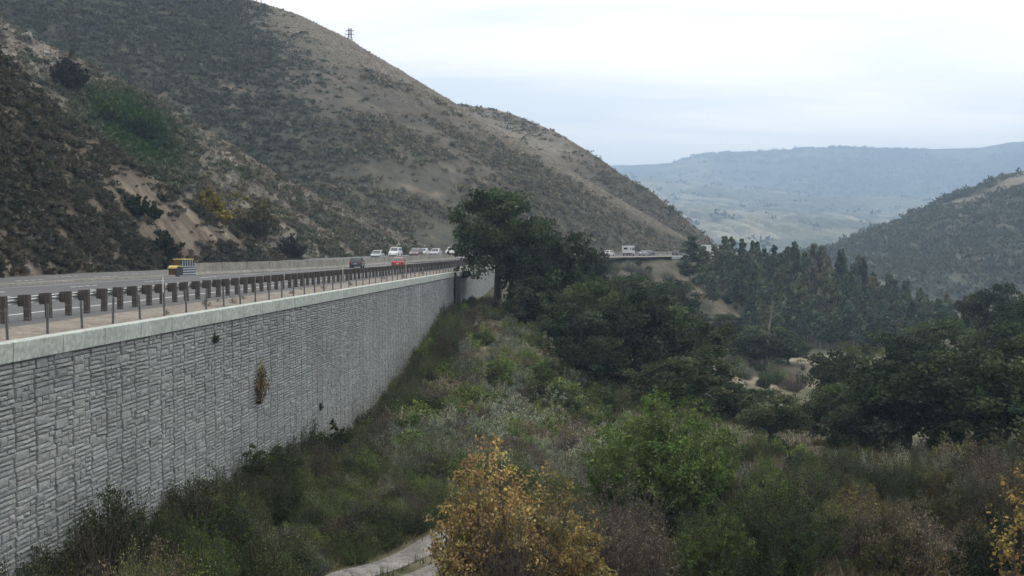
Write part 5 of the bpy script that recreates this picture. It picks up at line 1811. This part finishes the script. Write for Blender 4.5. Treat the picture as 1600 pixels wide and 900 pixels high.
oncoming = lambda o: (lambda y: med_off(y) + o)
s_, p_, z_ = place(558, 14.2)
print('dark car at', p_, 'rail px check')
put_car(558, 12.7, 'hatchback_car', 'dark blue hatchback driving away in the near carriageway', 'car', (.03, .035, .05), kind='hatch', L=3.8, W=1.7, H=1.48)
put_car(623, 7.2, 'sedan_car', 'red car driving away close to the guard rail', 'car', (.42, .02, .025), L=4.0, W=1.72, H=1.42)
put_car(618, oncoming(5.5), 'passenger_van', 'white van coming toward the camera behind the barrier above the red car', 'van', (.75, .76, .77), back=True, kind='van', L=4.4, W=1.85, H=1.95, dz=.045)
put_car(650, oncoming(3.4), 'sport_utility_car', 'dark maroon car with lit headlamps behind the barrier', 'car', (.12, .05, .06), back=True, kind='van', L=4.6, W=1.9, H=1.75, dz=.045)
put_car(662, oncoming(6.6), 'sedan_car', 'white car right beside the dark maroon car behind the barrier', 'car', (.72, .72, .72), back=True, dz=.045, H=1.6)
put_car(681, oncoming(3.4), 'sedan_car', 'silver car alone behind the barrier right of the white and maroon pair', 'car', (.5, .5, .52), back=True, dz=.045, H=1.55)
put_car(707, oncoming(3.4), 'pickup_truck', 'white pickup truck behind the barrier left of the tall oak', 'pickup', (.74, .75, .76), back=True, kind='pickup', L=5.4, W=1.95, H=1.8, dz=.045)
put_car(590, oncoming(4.5), 'sedan_car', 'pale blue grey car mostly hidden behind the barrier left of the white van', 'car', (.4, .46, .48), back=True, dz=.045, H=1.5)
put_car(724, 4.0, 'sedan_car', 'silver car at the left of the jam beneath the tall oak', 'car', (.42, .42, .45))
put_car(744, 4.4, 'pickup_truck', 'lavender grey pickup in front of the white truck beneath the tall oak', 'pickup', (.42, .42, .52), kind='pickup', L=5.2, W=1.9, H=1.8)
put_car(735, 8.6, 'sedan_car', 'dark car in the middle of the jam beneath the tall oak', 'car', (.06, .06, .07))
# far road
put_car(951, 4.0, 'sedan_car', 'white car on the far road just right of the oaks', 'car', (.75, .75, .75), H=1.6)
put_car(1006, 5.0, 'sedan_car', 'silver grey car on the far road right of the motorhome', 'car', (.4, .42, .46))
put_car(1015, 8.5, 'hatchback_car', 'dark grey car on the far road touching the silver grey one', 'car', (.10, .11, .13), kind='hatch')
put_car(1058, 5.0, 'hatchback_car', 'dark car alone on the far road above the short distant wall', 'car', (.07, .075, .085), kind='hatch')


def box_truck(name, label, cat, px, off, cabc, boxc, back=False, L=7.5, W=2.4, H=3.0, cab_h=2.4, dz=0.0, turn=0.0, over=False, box_dark=False):
    s, p, z = place(px, off)
    e = empty(name, (p[0], p[1], z + dz + .004), heading(s, back) + turn); tag(e, label, cat)
    pt = paint(name + '_cab', cabc); pb = paint(name + '_box', boxc)
    h2 = L / 2
    cl = 2.0
    mm = MB(); mm.box((0, 0, .62), (W * .7, L - .3, .25)); mm.build('chassis', M['black'], e)
    mm = MB(); mm.box((0, -cl / 2 - .05, .78 + (H - .78) / 2), (W, L - cl - .1, H - .78)); mm.build('box_body', pb, e, bevel=.05)
    prof = [(h2 - cl, .5), (h2 - cl, cab_h), (h2 - .75, cab_h), (h2 - .28, cab_h * .62), (h2 - .02, cab_h * .55), (h2, .5)]
    mm = MB(); mm.prism(prof, -W * .46, W * .46, lambda y, z: .08 * (z > cab_h * .8)); mm.build('cab', pt, e, bevel=.06)
    if over:
        mm = MB(); mm.prism([(h2 - cl - .1, cab_h + .02), (h2 - cl - .1, H), (h2 - .9, H), (h2 - .4, H - .35), (h2 - .5, cab_h + .04)], -W / 2, W / 2); mm.build('overcab', pb, e, bevel=.05)
        mm = MB()
        for y in (-h2 + 1.2, -h2 + 3.0): mm.box((W / 2 + .006, y, 1.95), (.02, .9, .55)); mm.box((-W / 2 - .006, y, 1.95), (.02, .9, .55))
        mm.build('side_window', M['glass'], e)
        mm = MB(); mm.box((0, -h2 - .0, 2.1), (1.1, .03, .55)); mm.build('rear_window', M['glass'], e)
    y0, z0, y1, z1 = h2 - .31, cab_h * .66, h2 - .70, cab_h * .95
    a = W * .40
    d = np.array([z1 - z0, y0 - y1]); d = d / np.linalg.norm(d) * .012
    mm = MB(); vs = [(-a, y0, z0), (a, y0, z0), (a * .95, y1, z1), (-a * .95, y1, z1)]
    vs = [(x, y + d[0] * .5, zz + d[1] * .5) for x, y, zz in vs] + [(x, y + d[0] * 1.6, zz + d[1] * 1.6) for x, y, zz in vs]
    mm.add(vs, [(0, 1, 2, 3), (7, 6, 5, 4), (0, 1, 5, 4), (1, 2, 6, 5), (2, 3, 7, 6), (3, 0, 4, 7)]); mm.build('windscreen', M['glass'], e)
    for sx in (-1, 1):
        mm = MB(); mm.box((sx * (W * .46 + .0), h2 - 1.25, cab_h * .77), (.03, .8, cab_h * .25)); mm.build('cab_window', M['glass'], e)
        for y in (-h2 + 1.4, h2 - 1.15): wheel_part(e, sx * (W / 2 - .18), y, .46, .28)
        mm = MB(); mm.box((sx * W * .34, h2 + .0, .78), (.3, .06, .2)); mm.build('headlight', M['headlight'], e)
        mm = MB(); mm.box((sx * W * .42, -h2 - .01, .9), (.2, .05, .2)); mm.build('tail_light', M['redlight'], e)
        mm = MB(); mm.box((sx * (W * .46 + .16), h2 - .62, cab_h * .75), (.22, .06, .34)); mm.build('mirror', M['black'], e)
    mm = MB(); mm.box((0, h2 - .02, .52), (W * .9, .18, .26)); mm.build('bumper', M['chrome'], e, bevel=.03, seg=1)
    return e


box_truck('motorhome', 'white motorhome with an over cab bunk on the far road', 'motorhome', 982, 4.6, (.74, .74, .74), (.72, .72, .72), over=True, L=5.8, W=2.2, H=2.9, turn=.22)
box_truck('box_truck', 'white cab truck rising above the jam beneath the tall oak', 'truck', 752, 6.0, (.75, .76, .77), (.3, .22, .2), back=True, L=7.5, W=2.4, H=2.9, cab_h=2.75)
box_truck('box_truck', 'white truck at the right end of the far road beside the eucalyptus', 'truck', 1102, 5.0, (.75, .75, .75), (.74, .74, .74), L=8, H=3.3)

# ------------------------------------------------------------------ pylon on the ridge
def lattice(name, px, py, H, label, d0=None):
    pxs, v, X = H_big
    j = int(np.argmin(abs(pxs - px))); b = X[-1, j]
    e = empty(name, (b[0], b[1] + 3, b[2] - 2.2)); tag(e, label, 'pylon')
    mm = MB(); w0_, w1_ = 1.3, .6
    for sx in (-1, 1):
        for sy in (-1, 1):
            mm.tube([(sx * w0_, sy * w0_, 0), (sx * w1_, sy * w1_, H * .62), (sx * w1_, sy * w1_, H)], .13, 4)
    mm.build('leg', M['tower'], e)
    mm = MB(); nb = 7
    for i in range(nb):
        t0, t1 = i / nb, (i + 1) / nb
        wa = w1_ + (w0_ - w1_) * max(0, 1 - t0 / .62); wb = w1_ + (w0_ - w1_) * max(0, 1 - t1 / .62)
        for sy in (-1, 1):
            mm.tube([(-wa, sy * wa, H * t0), (wb, sy * wb, H * t1)], .07, 4); mm.tube([(wa, sy * wa, H * t0), (-wb, sy * wb, H * t1)], .07, 4)
            mm.tube([(sy * wa, -wa, H * t0), (sy * wb, wb, H * t1)], .07, 4); mm.tube([(sy * wa, wa, H * t0), (sy * wb, -wb, H * t1)], .07, 4)
    mm.build('bracing', M['tower'], e)
    for z in (H * .66, H * .86):
        mm = MB(); mm.tube([(-1.9, 0, z), (0, 0, z + .25), (1.9, 0, z)], .11, 4); mm.tube([(-1.9, 0, z), (1.9, 0, z)], .09, 4)
        for x in (-1.8, 1.8): mm.tube([(x, 0, z), (x, 0, z - .9)], .06, 4)
        mm.build('crossarm', M['tower'], e)


lattice('power_pylon', 545, 60, 7.6, 'small lattice power pylon on the skyline of the big hill')
for px, lab in ((399, 'thin utility pole on the hill crest at the top edge of the photo, left one'), (406, 'thin utility pole on the hill crest at the top edge of the photo, right one')):
    pxs, v, X = H_big
    b = X[-1, int(np.argmin(abs(pxs - px)))]
    e = empty('utility_pole', (b[0], b[1] + 2, b[2] - 1.5)); tag(e, lab, 'pole')
    mm = MB(); mm.tube([(0, 0, 0), (0, 0, 8)], [.2, .13], 6); mm.build('pole', M['tower'], e)
    mm = MB(); mm.box((0, 0, 7.5), (2.2, .12, .14)); mm.build('crossarm', M['tower'], e)

# ------------------------------------------------------------------ plants on the wall and the shoulder
def wall_plant(px, py, hpx, wpx, leafc, label, seed, k=26, L=.1):
    # where the pixel's ray meets the wall face
    a = (px - 800) / FPX
    y = (-14.94 - 0.0763 * 33.0) / (a - 0.0763)
    x = a * y; z = P(px, py, y)[2]
    f, s_ = shrub_proto(seed, leafc, n_stem=34, k=k, H=1, W=.9, L=L, up=.8)
    H = hpx / FPX * y; W_ = wpx / FPX * y * 1.15
    e = empty('wall_weed', (x + .10, y, z)); e.scale = (W_ / .9, W_ / .9, H); tag(e, label, 'weed')
    obj('foliage', f, e); obj('stems', s_, e)


wall_plant(400, 624, 58, 34, (.16, .13, .075), 'rust brown weed hanging on the middle of the block wall', 61)
wall_plant(332, 534, 16, 14, (.05, .06, .03), 'small green weed just under the coping of the block wall', 62)
wall_plant(497, 640, 12, 8, (.05, .045, .035), 'tiny dark weed low on the block wall right of the rust brown one', 63)
WEEDS = [('dry_weed', (.09, .075, .05), 'small dry weed on the gravel strip behind the coping')]
f, s_ = shrub_proto(71, (.085, .07, .05), n_stem=26, k=12, H=1, W=1.4, L=.12)
for (px, off, h) in ((322, -2.0, .42), (341, -1.4, .25), (364, -2.2, .35), (259, -2.4, .2), (380, -1.6, .3), (456, -2.0, .3), (470, -1.3, .22), (505, -1.9, .3), (548, -2.1, .3), (600, -1.6, .35), (630, -2.0, .4), (660, -1.8, .4)):
    ss = np.linspace(s33 - 4, s33 + 110, 600)
    pp = np.array([rail_at(t, off)[0] for t in ss])
    p = pp[np.argmin(abs(800 + pp[:, 0] / pp[:, 1] * FPX - px))]
    e = empty('dry_weed', (p[0], p[1], -.16)); e.scale = (h, h, h); e.rotation_euler = (0, 0, px)
    tag(e, 'small dry weed on the gravel strip behind the coping', 'weed', 'dry weeds on the gravel strip')
    obj('foliage', f, e); obj('stems', s_, e)
# ------------------------------------------------------------------ light, sky, air
SUN_EL, SUN_AZ = 38.0, 32.0     # azimuth to the right of the view direction
w = bpy.data.worlds.new('World'); SC.world = w; w.use_nodes = True
nt = w.node_tree; nt.nodes.clear()
out = nt.nodes.new('ShaderNodeOutputWorld'); bg = nt.nodes.new('ShaderNodeBackground')
sky = nt.nodes.new('ShaderNodeTexSky'); sky.sky_type = 'NISHITA'; sky.sun_disc = False
sky.sun_elevation = RAD(SUN_EL); sky.sun_rotation = RAD(SUN_AZ); sky.dust_density = 2.0
tc = nt.nodes.new('ShaderNodeTexCoord')
sep = nt.nodes.new('ShaderNodeSeparateXYZ'); nt.links.new(tc.outputs['Generated'], sep.inputs[0])


def mth(op, a, b=None, clamp=False):
    m = nt.nodes.new('ShaderNodeMath'); m.operation = op; m.use_clamp = clamp
    for i, q in enumerate((a, b)):
        if q is None: continue
        if isinstance(q, (int, float)): m.inputs[i].default_value = q
        else: nt.links.new(q, m.inputs[i])
    return m.outputs[0]


zc = mth('MAXIMUM', sep.outputs['Z'], 0.0)
den = mth('ADD', zc, .10)
cx = mth('DIVIDE', sep.outputs['X'], den); cy = mth('DIVIDE', sep.outputs['Y'], den)
cmb = nt.nodes.new('ShaderNodeCombineXYZ'); nt.links.new(mth('MULTIPLY', cx, .35), cmb.inputs[0]); nt.links.new(cy, cmb.inputs[1])
n1 = nt.nodes.new('ShaderNodeTexNoise'); n1.inputs['Scale'].default_value = 1.3; n1.inputs['Detail'].default_value = 7; n1.inputs['Roughness'].default_value = .55; n1.inputs['Distortion'].default_value = .6
nt.links.new(cmb.outputs[0], n1.inputs['Vector'])
r = _ramp(nt, n1.outputs['Fac'], [(.36, (8.8, 8.95, 8.85)), (.46, (10.3, 9.9, 9.35)), (.60, (12.0, 11.3, 10.5))])
# a little of the clear sky shows through the thin places
thin = _ramp(nt, n1.outputs['Fac'], [(.30, (.22, .22, .22)), (.5, (.05, .05, .05))])
mixn = nt.nodes.new('ShaderNodeMix'); mixn.data_type = 'RGBA'
nt.links.new(thin.outputs['Color'], mixn.inputs['Factor'])
nt.links.new(r.outputs['Color'], mixn.inputs['A']); nt.links.new(sky.outputs['Color'], mixn.inputs['B'])
# thin cloud is brighter around the hidden sun
dt = nt.nodes.new('ShaderNodeVectorMath'); dt.operation = 'DOT_PRODUCT'
nt.links.new(tc.outputs['Generated'], dt.inputs[0])
dt.inputs[1].default_value = (math.sin(RAD(SUN_AZ)) * math.cos(RAD(SUN_EL)), math.cos(RAD(SUN_AZ)) * math.cos(RAD(SUN_EL)), math.sin(RAD(SUN_EL)))
gl = mth('ADD', mth('MULTIPLY', mth('POWER', mth('MAXIMUM', dt.outputs['Value'], 0.0), 1.5), .72), mth('ADD', mth('MULTIPLY', zc, .95), .56))
hz_ = mth('POWER', mth('SUBTRACT', 1.0, zc, True), 7.0)
gl = mth('MULTIPLY', gl, mth('ADD', mth('MULTIPLY', hz_, .62), 1.0))
vm = nt.nodes.new('ShaderNodeVectorMath'); vm.operation = 'SCALE'
nt.links.new(mixn.outputs['Result'], vm.inputs[0]); nt.links.new(gl, vm.inputs['Scale'])
nt.links.new(vm.outputs[0], bg.inputs['Color'])
bg.inputs['Strength'].default_value = 0.1
nt.links.new(bg.outputs[0], out.inputs['Surface'])

sun = bpy.data.lights.new('sun', 'SUN'); sun.energy = 0.8; sun.angle = RAD(16); sun.color = (1, .95, .88)
so = bpy.data.objects.new('sun', sun); COL.objects.link(so)
sd = Vector((math.sin(RAD(SUN_AZ)) * math.cos(RAD(SUN_EL)), math.cos(RAD(SUN_AZ)) * math.cos(RAD(SUN_EL)), math.sin(RAD(SUN_EL))))
so.rotation_euler = (-sd).to_track_quat('-Z', 'Y').to_euler()
so.location = sd * 100

m, nt, out = _mat('valley_air')
pv = nt.nodes.new('ShaderNodeVolumePrincipled')
pv.inputs['Color'].default_value = (.53, .72, .98, 1); pv.inputs['Density'].default_value = HAZE; pv.inputs['Anisotropy'].default_value = 0.0
nt.links.new(pv.outputs[0], out.inputs['Volume'])
mm = MB(); mm.box((0, 0, 0), (19000, 19000, 1)); hz = mm.build('haze', m)
hz['kind'] = 'stuff'; hz.scale = (1, 1, 630); hz.location = (0, 0, 253)

SC.view_settings.view_transform = 'Standard'; SC.view_settings.look = 'None'; SC.view_settings.gamma = 1; SC.view_settings.exposure = EXPO
SC.view_settings.use_curve_mapping = False
SC.cycles.use_denoising = True
SC.cycles.max_bounces = 5; SC.cycles.diffuse_bounces = 2; SC.cycles.glossy_bounces = 2; SC.cycles.transmission_bounces = 2; SC.cycles.volume_bounces = 1; SC.cycles.transparent_max_bounces = 4
SC.cycles.use_adaptive_sampling = True
SC.cycles.adaptive_threshold = .02
